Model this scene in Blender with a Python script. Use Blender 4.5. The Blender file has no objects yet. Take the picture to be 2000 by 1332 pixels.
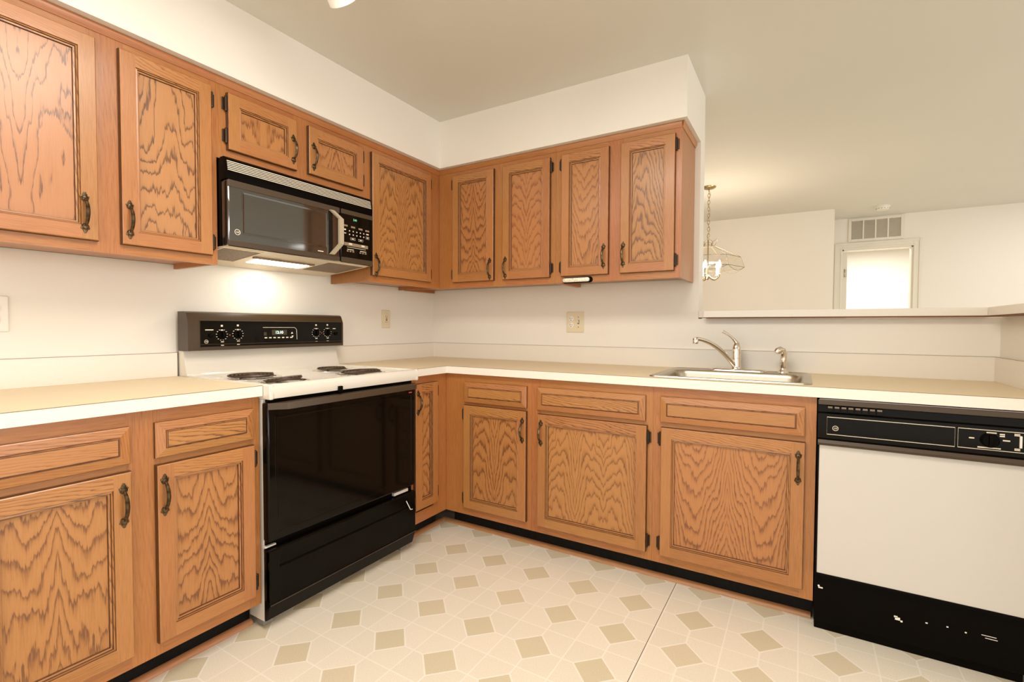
import bpy, bmesh, math, random
from mathutils import Vector, Matrix
random.seed(7)
C = bpy.context.scene.collection
SC = bpy.context.scene

# ------------------------------------------------------------------ camera, world, lights, exposure
cam = bpy.data.objects.new('camera', bpy.data.cameras.new('camera')); C.objects.link(cam)
cam.data.sensor_width = 36.0; cam.data.lens = 944.7386 / 2000 * 36; cam.data.clip_start = 0.02
RT = Vector((0.85749306, 0.5144802, 0.00397118)); UP = Vector((-0.01819464, 0.02260976, 0.99957879)); FW = Vector((-0.51417371, 0.85720413, -0.02874849))
m = Matrix((RT, UP, -FW)).transposed().to_4x4(); m.translation = Vector((2.31798711, -2.74062503, 1.13044275))
cam.matrix_world = m
SC.camera = cam
SC.view_settings.view_transform = 'Standard'; SC.view_settings.look = 'None'
SC.view_settings.gamma = 1.0; SC.view_settings.use_curve_mapping = False
SC.view_settings.exposure = 0.80
W = bpy.data.worlds.new('world'); SC.world = W; W.use_nodes = True
bg = W.node_tree.nodes['Background']; bg.inputs[0].default_value = (1.0, 0.94, 0.85, 1); bg.inputs[1].default_value = 0.66
SC.cycles.max_bounces = 10; SC.cycles.diffuse_bounces = 6; SC.cycles.glossy_bounces = 5; SC.cycles.transparent_max_bounces = 16
SC.cycles.caustics_reflective = False; SC.cycles.caustics_refractive = False; SC.cycles.sample_clamp_indirect = 4.0

def light(name, kind, loc, energy, color, size=0.3, size_y=None, aim=None, spot=None):
    l = bpy.data.lights.new(name, kind); l.energy = energy; l.color = color
    o = bpy.data.objects.new(name, l); C.objects.link(o); o.location = loc
    if kind == 'AREA':
        l.shape = 'RECTANGLE' if size_y else 'DISK'; l.size = size
        if size_y: l.size_y = size_y
    else:
        l.shadow_soft_size = size
    if spot: l.spot_size = spot; l.spot_blend = 0.6
    if aim is not None:
        o.rotation_euler = (Vector(aim) - Vector(loc)).to_track_quat('-Z', 'Y').to_euler()
    return o
# large ceiling fixture of the kitchen, above and behind the camera; lamps of the rooms round about; two added fill lights stand in for daylight
light('kitchen_ceiling_light', 'AREA', (1.75, -2.0, 2.36), 22, (1.0, 0.93, 0.83), 1.2, 0.6, aim=(1.75, -2.0, 0))
light('track_spot_light', 'AREA', (0.55, -2.60, 2.33), 0.9, (1.0, 0.95, 0.87), 0.16, aim=(1.2, -0.6, 0.9))
light('added_fill_behind', 'AREA', (1.7, -4.5, 1.4), 14, (1.0, 0.96, 0.90), 2.2, 1.6, aim=(0.8, -0.6, 0.6))  # added fill, no known window here; lightens base cabinets and floor
light('added_fill_side', 'AREA', (8.6, -1.9, 1.25), 70, (1.0, 0.99, 0.97), 4.0, 1.7, aim=(0, -1.5, 1.1))  # added side fill beyond the room, no known window; brightens the left run
light('living_room_light', 'AREA', (4.8, 2.6, 2.38), 12, (1.0, 0.97, 0.93), 1.2, 1.2, aim=(4.8, 2.6, 0))
light('bedroom_light', 'AREA', (3.1, 5.2, 2.3), 30, (1.0, 0.98, 0.95), 1.0, 1.0, aim=(3.1, 5.2, 0))

# ------------------------------------------------------------------ materials
def mat(name, col, rough=0.5, metal=0.0, spec=0.5, emit=None, estr=0.0, noise=None, coat=0.0, ior=None, bump=None):
    M = bpy.data.materials.new(name); M.use_nodes = True
    nt = M.node_tree; p = nt.nodes['Principled BSDF']
    p.inputs['Base Color'].default_value = (*col, 1); p.inputs['Roughness'].default_value = rough
    p.inputs['Metallic'].default_value = metal; p.inputs['Specular IOR Level'].default_value = spec
    p.inputs['Coat Weight'].default_value = coat
    if ior: p.inputs['IOR'].default_value = ior
    if emit: p.inputs['Emission Color'].default_value = (*emit, 1); p.inputs['Emission Strength'].default_value = estr
    if noise:
        sc, amt = noise
        tc = nt.nodes.new('ShaderNodeTexCoord'); n = nt.nodes.new('ShaderNodeTexNoise'); n.inputs['Scale'].default_value = sc; n.inputs['Detail'].default_value = 4
        mr = nt.nodes.new('ShaderNodeMapRange'); mr.inputs[1].default_value = 0.3; mr.inputs[2].default_value = 0.7; mr.inputs[3].default_value = 1 - amt; mr.inputs[4].default_value = 1 + amt
        mx = nt.nodes.new('ShaderNodeVectorMath'); mx.operation = 'SCALE'; mx.inputs[0].default_value = col
        nt.links.new(tc.outputs['Object'], n.inputs['Vector']); nt.links.new(n.outputs['Fac'], mr.inputs[0]); nt.links.new(mr.outputs[0], mx.inputs['Scale']); nt.links.new(mx.outputs[0], p.inputs['Base Color'])
    if bump:
        sc, st = bump
        tc = nt.nodes.new('ShaderNodeTexCoord'); n = nt.nodes.new('ShaderNodeTexNoise'); n.inputs['Scale'].default_value = sc; n.inputs['Detail'].default_value = 3
        b = nt.nodes.new('ShaderNodeBump'); b.inputs['Strength'].default_value = st; b.inputs['Distance'].default_value = 0.002
        nt.links.new(tc.outputs['Object'], n.inputs['Vector']); nt.links.new(n.outputs['Fac'], b.inputs['Height']); nt.links.new(b.outputs[0], p.inputs['Normal'])
    return M

class NG:
    """tiny node-graph helper"""
    def __init__(s, M): s.nt = M.node_tree
    def n(s, t, **k):
        x = s.nt.nodes.new(t)
        for a, b in k.items(): setattr(x, a, b)
        return x
    def val(s, inp, v):
        if isinstance(v, (int, float)): inp.default_value = v
        elif isinstance(v, tuple): inp.default_value = v
        else: s.nt.links.new(v, inp)
    def m(s, op, a, b=0.0, c=0.0):
        x = s.n('ShaderNodeMath', operation=op); s.val(x.inputs[0], a); s.val(x.inputs[1], b); s.val(x.inputs[2], c); return x.outputs[0]
    def comb(s, a, b, c):
        x = s.n('ShaderNodeCombineXYZ'); s.val(x.inputs[0], a); s.val(x.inputs[1], b); s.val(x.inputs[2], c); return x.outputs[0]
    def noise(s, vec, detail=2.0, rough=0.5):
        x = s.n('ShaderNodeTexNoise'); x.inputs['Scale'].default_value = 1; x.inputs['Detail'].default_value = detail; x.inputs['Roughness'].default_value = rough
        s.nt.links.new(vec, x.inputs['Vector']); return x.outputs['Fac']
    def ramp(s, f, stops, interp='LINEAR'):
        x = s.n('ShaderNodeValToRGB'); x.color_ramp.interpolation = interp
        e = x.color_ramp.elements
        while len(e) < len(stops): e.new(0.5)
        for i, (p, c) in enumerate(stops): e[i].position = p; e[i].color = (*c, 1) if len(c) == 3 else c
        s.nt.links.new(f, x.inputs[0]); return x.outputs[0]
    def mix(s, f, a, b, blend='MIX'):
        x = s.n('ShaderNodeMix', data_type='RGBA', blend_type=blend)
        s.val(x.inputs[0], f); s.val(x.inputs[6], a); s.val(x.inputs[7], b); return x.outputs[2]

def oak(name, light_c, mid_c, dark_c, A=420.0, B=15.0, warp=3.2, rough=0.36, line=0.30, cmax=0.85):
    M = bpy.data.materials.new(name); M.use_nodes = True; g = NG(M); p = M.node_tree.nodes['Principled BSDF']
    at = g.n('ShaderNodeAttribute', attribute_name='grain'); sp = g.n('ShaderNodeSeparateXYZ'); g.nt.links.new(at.outputs['Vector'], sp.inputs[0])
    x, y, z = sp.outputs
    n1 = g.noise(g.comb(g.m('MULTIPLY', x, 8.0), g.m('MULTIPLY', y, 2.0), z), 2.0)
    n2 = g.noise(g.comb(g.m('MULTIPLY', x, 45.0), g.m('MULTIPLY', y, 9.0), g.m('ADD', z, 17.0)), 2.0)
    n3 = g.noise(g.comb(g.m('MULTIPLY', x, 230.0), g.m('MULTIPLY', y, 14.0), g.m('ADD', z, 31.0)), 2.0)
    h = g.m('ADD', g.m('MULTIPLY', g.m('MULTIPLY', x, x), A), g.m('MULTIPLY', y, B))
    h = g.m('ADD', h, g.m('MULTIPLY', n1, warp * 2)); h = g.m('ADD', h, g.m('MULTIPLY', n2, 1.5)); h = g.m('ADD', h, g.m('MULTIPLY', n3, 0.55))
    fr = g.m('FRACT', h)
    ring = g.ramp(fr, [(0.0, (0.05,) * 3), (0.33 * line, (0.18,) * 3), (line, (0.72,) * 3), (0.60, (1.0,) * 3), (0.90, (0.88,) * 3), (1.0, (0.05,) * 3)])
    fade = g.n('ShaderNodeMapRange', interpolation_type='SMOOTHSTEP'); g.val(fade.inputs[0], g.m('ABSOLUTE', x)); g.val(fade.inputs[1], 0.09); g.val(fade.inputs[2], 0.17); g.val(fade.inputs[3], cmax); g.val(fade.inputs[4], cmax * 0.36)
    ring = g.m('ADD', g.m('MULTIPLY', g.m('SUBTRACT', ring, 0.72), fade.outputs[0]), 0.72)
    fine = g.noise(g.comb(g.m('MULTIPLY', x, 420.0), g.m('MULTIPLY', y, 16.0), z), 3.0, 0.6)
    fine2 = g.m('MULTIPLY', g.m('SUBTRACT', fine, 0.5), 1.35)
    lf = g.noise(g.comb(g.m('MULTIPLY', x, 5.0), g.m('MULTIPLY', y, 1.6), g.m('ADD', z, 5.0)), 2.0)
    f = g.m('ADD', ring, fine2); f = g.m('ADD', f, g.m('MULTIPLY', g.m('SUBTRACT', lf, 0.5), 0.7))
    wn = g.n('ShaderNodeTexWhiteNoise', noise_dimensions='1D'); g.nt.links.new(z, wn.inputs['W'])
    f = g.m('ADD', f, g.m('MULTIPLY', g.m('SUBTRACT', wn.outputs['Value'], 0.5), 0.22))
    col = g.ramp(f, [(0.0, dark_c), (0.45, mid_c), (1.0, light_c)])
    hs = g.n('ShaderNodeHueSaturation'); g.nt.links.new(col, hs.inputs['Color'])
    wn2 = g.n('ShaderNodeTexWhiteNoise', noise_dimensions='1D'); g.nt.links.new(g.m('ADD', z, 0.37), wn2.inputs['W'])
    g.val(hs.inputs['Hue'], g.m('ADD', g.m('MULTIPLY', g.m('SUBTRACT', wn2.outputs['Value'], 0.5), 0.012), 0.5))
    g.nt.links.new(hs.outputs[0], p.inputs['Base Color'])
    p.inputs['Roughness'].default_value = rough; p.inputs['Coat Weight'].default_value = 0.25; p.inputs['Coat Roughness'].default_value = 0.22
    b = g.n('ShaderNodeBump'); b.inputs['Strength'].default_value = 0.12; b.inputs['Distance'].default_value = 0.001
    g.nt.links.new(f, b.inputs['Height']); g.nt.links.new(b.outputs[0], p.inputs['Normal'])
    return M

OAK = oak('oak', (0.425, 0.182, 0.057), (0.34, 0.132, 0.036), (0.165, 0.060, 0.020), cmax=1.0)
OAKW = oak('oak_broad_figure', (0.43, 0.190, 0.074), (0.385, 0.165, 0.060), (0.135, 0.055, 0.022), A=130.0, B=9.0, warp=4.2, line=0.24, cmax=1.05)
OAKF = oak('oak_frame', (0.43, 0.170, 0.050), (0.345, 0.122, 0.030), (0.175, 0.058, 0.016), A=160, B=5, warp=2.2, cmax=0.6)
OAKD = mat('oak_dark_groove', (0.105, 0.040, 0.014), 0.45, noise=(60, 0.25))  # darker oak for the door and drawer grooves
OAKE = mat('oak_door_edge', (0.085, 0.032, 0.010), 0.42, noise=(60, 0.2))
SHOE = oak('oak_shoe', (0.50, 0.24, 0.10), (0.38, 0.17, 0.07), (0.22, 0.09, 0.04), A=200, B=4, warp=1.0)

WALL = mat('wall_paint', (0.78, 0.74, 0.67), 0.55, noise=(1.3, 0.012), bump=(180, 0.05))
CEIL = mat('ceiling_paint', (0.66, 0.645, 0.585), 0.7, noise=(1.1, 0.015), bump=(120, 0.08))
TRIMW = mat('trim_paint', (0.74, 0.70, 0.61), 0.35)
LAM = mat('laminate_top', (0.74, 0.62, 0.425), 0.5, spec=0.25, noise=(420, 0.05))
LAME = mat('laminate_edge', (0.80, 0.75, 0.665), 0.3, noise=(300, 0.02))
LAMS = mat('laminate_splash', (0.75, 0.705, 0.63), 0.35, noise=(300, 0.02))
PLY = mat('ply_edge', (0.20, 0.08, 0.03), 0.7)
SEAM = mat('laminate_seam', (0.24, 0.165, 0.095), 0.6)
BLACKT = mat('toe_kick_black', (0.005, 0.0045, 0.0045), 0.35, spec=0.12, noise=(60, 0.3))
HINGE = mat('hinge_bronze', (0.055, 0.038, 0.026), 0.35, 0.8)
BRONZE = mat('antique_brass', (0.105, 0.068, 0.034), 0.30, 0.85, noise=(90, 0.7))
BLK = mat('black_plastic', (0.003, 0.002, 0.0015), 0.3, spec=0.05)
BLKG = mat('black_glass', (0.004, 0.003, 0.002), 0.07, spec=0.18)
MWG = mat('microwave_glass', (0.016, 0.013, 0.010), 0.06, ior=2.3)
DRWB = mat('black_drawer_enamel', (0.004, 0.003, 0.002), 0.16, spec=0.10)
DKB = mat('dark_brown_enamel', (0.055, 0.034, 0.018), 0.42)
BROWN = mat('brown_enamel', (0.050, 0.029, 0.013), 0.30, noise=(500, 0.15))
ENAMEL = mat('white_enamel', (0.70, 0.655, 0.58), 0.16, coat=0.5)
DWP = mat('dishwasher_panel', (0.59, 0.555, 0.51), 0.4)
WPLAS = mat('white_plastic', (0.78, 0.74, 0.67), 0.4)
IVORY = mat('ivory_plastic', (0.70, 0.60, 0.42), 0.35)
STEEL = mat('stainless', (0.52, 0.46, 0.37), 0.30, 1.0)
CHROME = mat('chrome', (0.80, 0.74, 0.66), 0.06, 1.0)
COIL = mat('burner_coil', (0.060, 0.034, 0.018), 0.45, 0.3)
MARK = mat('printed_marks', (0.75, 0.66, 0.52), 0.5)
MARKD = mat('printed_marks_dim', (0.26, 0.19, 0.12), 0.5)
MARKR = mat('red_lamp', (0.6, 0.08, 0.05), 0.4)
LCD = mat('clock_digits', (0.5, 0.8, 0.6), 0.5, emit=(0.65, 1.0, 0.85), estr=0.9)
LCDB = mat('clock_window', (0.035, 0.030, 0.015), 0.2)
LCDG = mat('green_digits', (0.1, 0.4, 0.2), 0.5, emit=(0.25, 0.8, 0.4), estr=0.5)
GRILL = mat('grille_light', (0.74, 0.66, 0.54), 0.4)
HOODM = mat('hood_metal', (0.70, 0.60, 0.44), 0.4, 0.2)
FILT = mat('hood_filter_mesh', (0.24, 0.17, 0.11), 0.5, 0.5, noise=(260, 0.6), bump=(300, 0.8))
LENS = mat('hood_lamp_lens', (1, 0.95, 0.85), 0.4, emit=(1.0, 0.90, 0.70), estr=6.0)
HAND = mat('microwave_handle', (0.42, 0.35, 0.25), 0.35)
BRASS = mat('polished_brass', (0.42, 0.32, 0.16), 0.25, 1.0)
CAME = mat('shade_came', (0.13, 0.095, 0.05), 0.5)
BULB = mat('candle_bulb', (1, 0.95, 0.85), 0.3, emit=(1.0, 0.84, 0.62), estr=14.0)
CANDLE = mat('candle_sleeve', (0.9, 0.82, 0.66), 0.4)
VENTD = mat('vent_dark', (0.40, 0.35, 0.25), 0.6)
DARKSLOT = mat('slot_dark', (0.05, 0.035, 0.02), 0.6)
LEDL = mat('push_light_lens', (0.72, 0.68, 0.56), 0.15, coat=0.6, noise=(160, 0.35))
CAULK = mat('grey_vinyl_base', (0.22, 0.20, 0.17), 0.6)
GLASS = bpy.data.materials.new('clear_glass'); GLASS.use_nodes = True
_n = GLASS.node_tree; _t = _n.nodes.new('ShaderNodeBsdfTransparent'); _t.inputs[0].default_value = (0.97, 0.96, 0.93, 1)
_g = _n.nodes.new('ShaderNodeBsdfGlossy'); _g.inputs['Roughness'].default_value = 0.03; _mx = _n.nodes.new('ShaderNodeMixShader'); _fr = _n.nodes.new('ShaderNodeFresnel'); _fr.inputs[0].default_value = 1.45
_mx.inputs[0].default_value = 0.05; _n.links.new(_t.outputs[0], _mx.inputs[1]); _n.links.new(_g.outputs[0], _mx.inputs[2]); _n.links.new(_mx.outputs[0], _n.nodes['Material Output'].inputs[0])

def floor_mat():
    M = bpy.data.materials.new('sheet_vinyl'); M.use_nodes = True; g = NG(M); p = M.node_tree.nodes['Principled BSDF']
    tc = g.n('ShaderNodeTexCoord'); sp = g.n('ShaderNodeSeparateXYZ'); g.nt.links.new(tc.outputs['Object'], sp.inputs[0])
    P = 0.2304
    def cell(o, c0):
        t = g.m('DIVIDE', g.m('SUBTRACT', o, c0 - P / 2), P)
        return g.m('SUBTRACT', g.m('FRACT', t), 0.5), g.m('FLOOR', t)
    a, ia = cell(sp.outputs[0], 0.828); b, ib = cell(sp.outputs[1], -1.261)
    aa, ab = g.m('ABSOLUTE', a), g.m('ABSOLUTE', b)
    dm = g.m('ADD', aa, ab)                                     # diamond metric
    half, lw = 0.325, 0.017
    indm = g.m('LESS_THAN', dm, half - lw)
    ring = g.m('MULTIPLY', g.m('GREATER_THAN', dm, half - lw), g.m('LESS_THAN', dm, half + lw))
    grid = g.m('MAXIMUM', g.m('GREATER_THAN', aa, 0.5 - 0.010), g.m('GREATER_THAN', ab, 0.5 - 0.010))
    spoke = g.m('MULTIPLY', g.m('GREATER_THAN', dm, half), g.m('MAXIMUM', g.m('LESS_THAN', aa, 0.012), g.m('LESS_THAN', ab, 0.012)))
    lines = g.m('MAXIMUM', g.m('MAXIMUM', ring, grid), spoke)
    wn = g.n('ShaderNodeTexWhiteNoise', noise_dimensions='3D'); g.nt.links.new(g.comb(ia, ib, 0.0), wn.inputs['Vector'])
    sg = g.comb(g.m('ADD', ia, g.m('MULTIPLY', g.m('GREATER_THAN', a, 0.0), 0.5)), g.m('ADD', ib, g.m('MULTIPLY', g.m('GREATER_THAN', b, 0.0), 0.5)), 3.0)
    wq = g.n('ShaderNodeTexWhiteNoise', noise_dimensions='3D'); g.nt.links.new(sg, wq.inputs['Vector'])
    base = g.mix(wq.outputs['Value'], (0.76, 0.70, 0.585, 1), (0.80, 0.73, 0.62, 1))
    dia = g.mix(wn.outputs['Value'], (0.63, 0.555, 0.40, 1), (0.67, 0.58, 0.435, 1))
    col = g.mix(indm, base, dia)
    sc = g.n('ShaderNodeVectorMath', operation='SCALE'); g.nt.links.new(tc.outputs['Object'], sc.inputs[0]); sc.inputs['Scale'].default_value = 330
    nz = g.noise(sc.outputs[0], 2.0, 0.7)
    col = g.mix(1.0, col, g.ramp(nz, [(0.30, (0.86, 0.84, 0.80)), (0.5, (1, 1, 1)), (0.72, (1.06, 1.06, 1.06))]), 'MULTIPLY')
    col = g.mix(lines, col, (0.84, 0.79, 0.70, 1))
    seam = g.m('LESS_THAN', g.m('ABSOLUTE', g.m('SUBTRACT', sp.outputs[0], 1.860)), 0.0012)
    col = g.mix(seam, col, (0.10, 0.07, 0.045, 1))
    g.nt.links.new(col, p.inputs['Base Color']); p.inputs['Roughness'].default_value = 0.42
    bp = g.n('ShaderNodeBump'); bp.inputs['Strength'].default_value = 0.15; bp.inputs['Distance'].default_value = 0.001
    g.nt.links.new(g.m('SUBTRACT', nz, g.m('MULTIPLY', lines, 0.6)), bp.inputs['Height']); g.nt.links.new(bp.outputs[0], p.inputs['Normal'])
    return M
FLOORM = floor_mat()

# ------------------------------------------------------------------ geometry helpers
FWD = lambda p: Vector(p)                              # world
FL = lambda p: Vector((p[2], p[0], p[1]))              # left run: u = y, v = z, w = out of the left wall
FB = lambda p: Vector((p[0], -p[2], p[1]))             # back run: u = x, v = z, w = out of the back wall
AX = {'u': 0, 'v': 1, 'w': 2}
def seed(): return round(random.uniform(1, 90), 3)

class MB:
    def __init__(s, frame=FWD): s.f = frame; s.v = []; s.faces = []; s.g = []; s.mi = []; s.flat = set()
    def grain_of(s, pts, spec):
        if spec is None: return [(p[0], p[1], p[2]) for p in pts]
        ax, off, sd = spec[:3]; ctr = spec[3] if len(spec) > 3 else 0.0; sy = spec[4] if len(spec) > 4 else 1.0
        a = AX[ax]
        n = Vector((0, 0, 0))
        for i in range(len(pts)): n += Vector(pts[i]).cross(Vector(pts[(i + 1) % len(pts)]))
        dn = max(range(3), key=lambda i: abs(n[i]))
        if dn == a:                                     # end grain
            o = [i for i in range(3) if i != a]
            return [(p[o[0]] * 0.3 + off, p[o[1]] * 0.3 + sd, sd) for p in pts]
        c = [i for i in range(3) if i != a and i != dn][0]
        sx = spec[5] if len(spec) > 5 else 1.0
        return [((p[c] - ctr) * sx + off, p[a] * sy + sd * 0.37, sd) for p in pts]
    def poly(s, verts, faces, spec=None, mi=0):
        b = len(s.v); s.v += [tuple(p) for p in verts]
        for f in faces:
            s.faces.append([b + i for i in f]); s.g.append(s.grain_of([verts[i] for i in f], spec)); s.mi.append(mi)
        return s
    def box(s, lo, hi, bev=0.0, spec=None, mi=0, seg=2):
        lo, hi = [min(a, b) for a, b in zip(lo, hi)], [max(a, b) for a, b in zip(lo, hi)]
        bm = bmesh.new(); bmesh.ops.create_cube(bm, size=1)
        for v in bm.verts: v.co = Vector([(lo[i] + hi[i]) / 2 + v.co[i] * (hi[i] - lo[i]) for i in range(3)])
        if bev: bmesh.ops.bevel(bm, geom=bm.edges[:], offset=min(bev, 0.49 * min(hi[i] - lo[i] for i in range(3))), segments=seg, affect='EDGES', profile=0.5, clamp_overlap=True)
        bm.verts.index_update(); bm.normal_update(); n0 = len(s.faces)
        s.flat |= {n0 + i for i, f in enumerate(bm.faces) if max(abs(x) for x in f.normal) > 0.9999}
        s.poly([tuple(v.co) for v in bm.verts], [[v.index for v in f.verts] for f in bm.faces], spec, mi); bm.free(); return s
    def prism(s, poly, axis, lo, hi, spec=None, mi=0):
        """poly = 2D points in the two other axes (in cyclic order after axis), extruded along axis"""
        a = AX[axis]; b, c = (a + 1) % 3, (a + 2) % 3
        def P(q, t):
            p = [0, 0, 0]; p[a] = t; p[b] = q[0]; p[c] = q[1]; return tuple(p)
        n = len(poly); vs = [P(q, lo) for q in poly] + [P(q, hi) for q in poly]
        area = sum(poly[i][0] * poly[(i + 1) % n][1] - poly[(i + 1) % n][0] * poly[i][1] for i in range(n))
        fs = [list(range(n))[::-1], list(range(n, 2 * n))] + [[i, (i + 1) % n, n + (i + 1) % n, n + i] for i in range(n)]
        if (area < 0): fs = [f[::-1] for f in fs]
        return s.poly(vs, fs, spec, mi)
    def tube(s, pts, r, seg=10, mi=0, closed=False):
        pts = [Vector(p) for p in pts]; n = len(pts); rs = r if isinstance(r, (list, tuple)) else [r] * n
        vs, fs = [], []; prev = None
        for i, p in enumerate(pts):
            if closed: t = (pts[(i + 1) % n] - pts[i - 1]).normalized()
            else: t = (pts[min(i + 1, n - 1)] - pts[max(i - 1, 0)]).normalized()
            if prev is None:
                x = t.orthogonal().normalized()
            else:
                x = (prev - t * prev.dot(t)); x = x.normalized() if x.length > 1e-6 else t.orthogonal().normalized()
            prev = x; y = t.cross(x)
            for k in range(seg):
                a = 2 * math.pi * k / seg; vs.append(tuple(p + (x * math.cos(a) + y * math.sin(a)) * rs[i]))
        for i in range(n if closed else n - 1):
            j = (i + 1) % n
            for k in range(seg):
                fs.append([i * seg + k, i * seg + (k + 1) % seg, j * seg + (k + 1) % seg, j * seg + k])
        if not closed: fs += [list(range(seg))[::-1], list(range((n - 1) * seg, n * seg))]
        return s.poly(vs, fs, None, mi)
    def lathe(s, prof, origin, axis=(0, 0, 1), seg=24, mi=0, cap=True):
        ax = Vector(axis).normalized(); x = ax.orthogonal().normalized(); y = ax.cross(x); o = Vector(origin)
        vs, fs = [], []; n = len(prof)
        for r, h in prof:
            for k in range(seg):
                a = 2 * math.pi * k / seg; vs.append(tuple(o + ax * h + (x * math.cos(a) + y * math.sin(a)) * max(r, 1e-5)))
        for i in range(n - 1):
            for k in range(seg): fs.append([i * seg + k, i * seg + (k + 1) % seg, (i + 1) * seg + (k + 1) % seg, (i + 1) * seg + k])
        if cap: fs += [list(range(seg))[::-1], list(range((n - 1) * seg, n * seg))]
        return s.poly(vs, fs, None, mi)
    def rings(s, u0, u1, v0, v1, prof, sd, stile=None, gu='u', mi=0, ctr=0.0, panel_off=0.0, sy=1.0, dark={}, pmi=0):
        """concentric rectangular profile [(inset, w)], then a flat centre; stile = inset pair drawn with butted joints"""
        def R(i, w): return [(u0 + i, v0 + i, w), (u1 - i, v0 + i, w), (u1 - i, v1 - i, w), (u0 + i, v1 - i, w)]
        for k in range(len(prof) - 1):
            (i0, w0), (i1, w1) = prof[k], prof[k + 1]
            if stile and abs(i0 - stile[0]) < 1e-6 and abs(i1 - stile[1]) < 1e-6:
                a, b = R(i0, w0), R(i1, w1)
                s.poly([a[0], (b[0][0], a[0][1], w0), (b[0][0], a[3][1], w0), a[3]], [[0, 1, 2, 3]], ('v', 0.16 + random.uniform(0, .1), sd + 1.3), mi)
                s.poly([(b[1][0], a[1][1], w0), a[1], a[2], (b[1][0], a[2][1], w0)], [[0, 1, 2, 3]], ('v', 0.13 + random.uniform(0, .1) - u0, sd + 2.1, 0), mi)
                s.poly([(b[0][0], a[0][1], w0), (b[1][0], a[0][1], w0), b[1], b[0]], [[0, 1, 2, 3]], ('u', 0.17 - v0 + random.uniform(0, .06), sd + 3.7), mi)
                s.poly([b[3], b[2], (b[1][0], a[3][1], w0), (b[0][0], a[3][1], w0)], [[0, 1, 2, 3]], ('u', 0.12 - v1 + random.uniform(0, .06), sd + 4.9), mi)
            else:
                a, b = R(i0, w0), R(i1, w1); mk_ = dark.get(k, mi)
                for j in range(4):
                    h = j % 2 == 0
                    c = v0 if j == 0 else v1 if j == 2 else u1 if j == 1 else u0
                    s.poly([a[j], a[(j + 1) % 4], b[(j + 1) % 4], b[j]], [[0, 1, 2, 3]], (('u' if h else 'v') if gu == 'u' else gu, 0.15 - c, sd + 1.3 + 0.8 * j), mk_)
        i, w = prof[-1]
        q = R(i, w)
        if stile and (u1 - u0) > 0.30:
            ns = max(2, round((u1 - u0 - 2 * i) / 0.17)); wd = (u1 - u0 - 2 * i) / ns
            for k in range(ns):
                a, b = u0 + i + wd * k, u0 + i + wd * (k + 1)
                s.poly([(a, v0 + i, w), (b, v0 + i, w), (b, v1 - i, w), (a, v1 - i, w)], [[0, 1, 2, 3]], ('v', panel_off, sd, (a + b) / 2 + (0.02 if k % 2 else -0.02), sy, -1 if k % 2 else 1), pmi)
        else:
            s.poly(q, [[0, 1, 2, 3]], (('v' if stile else 'u'), panel_off, sd, ctr, sy), pmi)
        s.poly(R(*prof[0]), [[3, 2, 1, 0]], ('v', 0.2, sd), mi)
        return s
    def build(s, name, mats, parent=None, loc=None, smooth=35):
        me = bpy.data.meshes.new(name)
        org = Vector(loc) if loc is not None else (ORG[parent.name] if parent else Vector((0, 0, 0)))
        me.from_pydata([s.f(p) - org for p in s.v], [], s.faces); me.update()
        at = me.attributes.new('grain', 'FLOAT_VECTOR', 'CORNER')
        flat = [c for f in s.g for q in f for c in q]; at.data.foreach_set('vector', flat)
        for M in (mats if isinstance(mats, (list, tuple)) else [mats]): me.materials.append(M)
        me.polygons.foreach_set('material_index', s.mi)
        if smooth:
            me.set_sharp_from_angle(angle=math.radians(smooth)); me.polygons.foreach_set('use_smooth', [i not in s.flat for i in range(len(me.polygons))])
        o = bpy.data.objects.new(name, me); C.objects.link(o)
        if parent: o.parent = parent; ORG[o.name] = org
        else: o.location = org; ORG[o.name] = org
        return o
ORG = {}
def tag(o, label, cat, group=None):
    o['label'] = label; o['category'] = cat
    if group: o['group'] = group
    return o
def thing(name, label, cat, loc, group=None):
    o = bpy.data.objects.new(name, None); C.objects.link(o); o.location = loc; o.empty_display_size = 0.1
    ORG[o.name] = Vector(loc); return tag(o, label, cat, group)
def struct(name, mb, M, smooth=0):
    o = mb.build(name, M, smooth=smooth); o['kind'] = 'structure'; return o
def put(me, name, parent, pos):
    """link shared mesh data as a part at a world position"""
    o = bpy.data.objects.new(name, me); C.objects.link(o); o.parent = parent; o.location = Vector(pos) - ORG[parent.name]; ORG[o.name] = Vector(pos); return o
def text_mb(mb, txt, size, u, v, w, mi=0, depth=0.0006, slant=0.0):
    """lettering as shallow geometry in the mb's local frame, left-bottom at (u, v) on plane w"""
    cu = bpy.data.curves.new('txt', 'FONT'); cu.body = txt; cu.size = size; cu.extrude = depth; cu.shear = slant; cu.resolution_u = 3; cu.align_x = 'CENTER'; cu.align_y = 'CENTER'
    o = bpy.data.objects.new('txt', cu); C.objects.link(o)
    me = bpy.data.meshes.new_from_object(o.evaluated_get(bpy.context.evaluated_depsgraph_get()))
    mb.poly([(p.co.x + u, p.co.y + v, p.co.z + w) for p in me.vertices], [list(f.vertices) for f in me.polygons], None, mi)
    bpy.data.objects.remove(o); bpy.data.curves.remove(cu); bpy.data.meshes.remove(me)
def badge(mb, u, v, w, r, mi=0):
    """round script monogram badge"""
    def circ(rad, n=20): return [(u + rad * math.cos(2 * math.pi * k / n), v + rad * math.sin(2 * math.pi * k / n), w) for k in range(n)]
    mb.tube(circ(r), r * 0.11, 6, mi, closed=True); 
    text_mb(mb, 'GE', r * 1.05, u, v, w, mi, slant=0.25)

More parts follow.
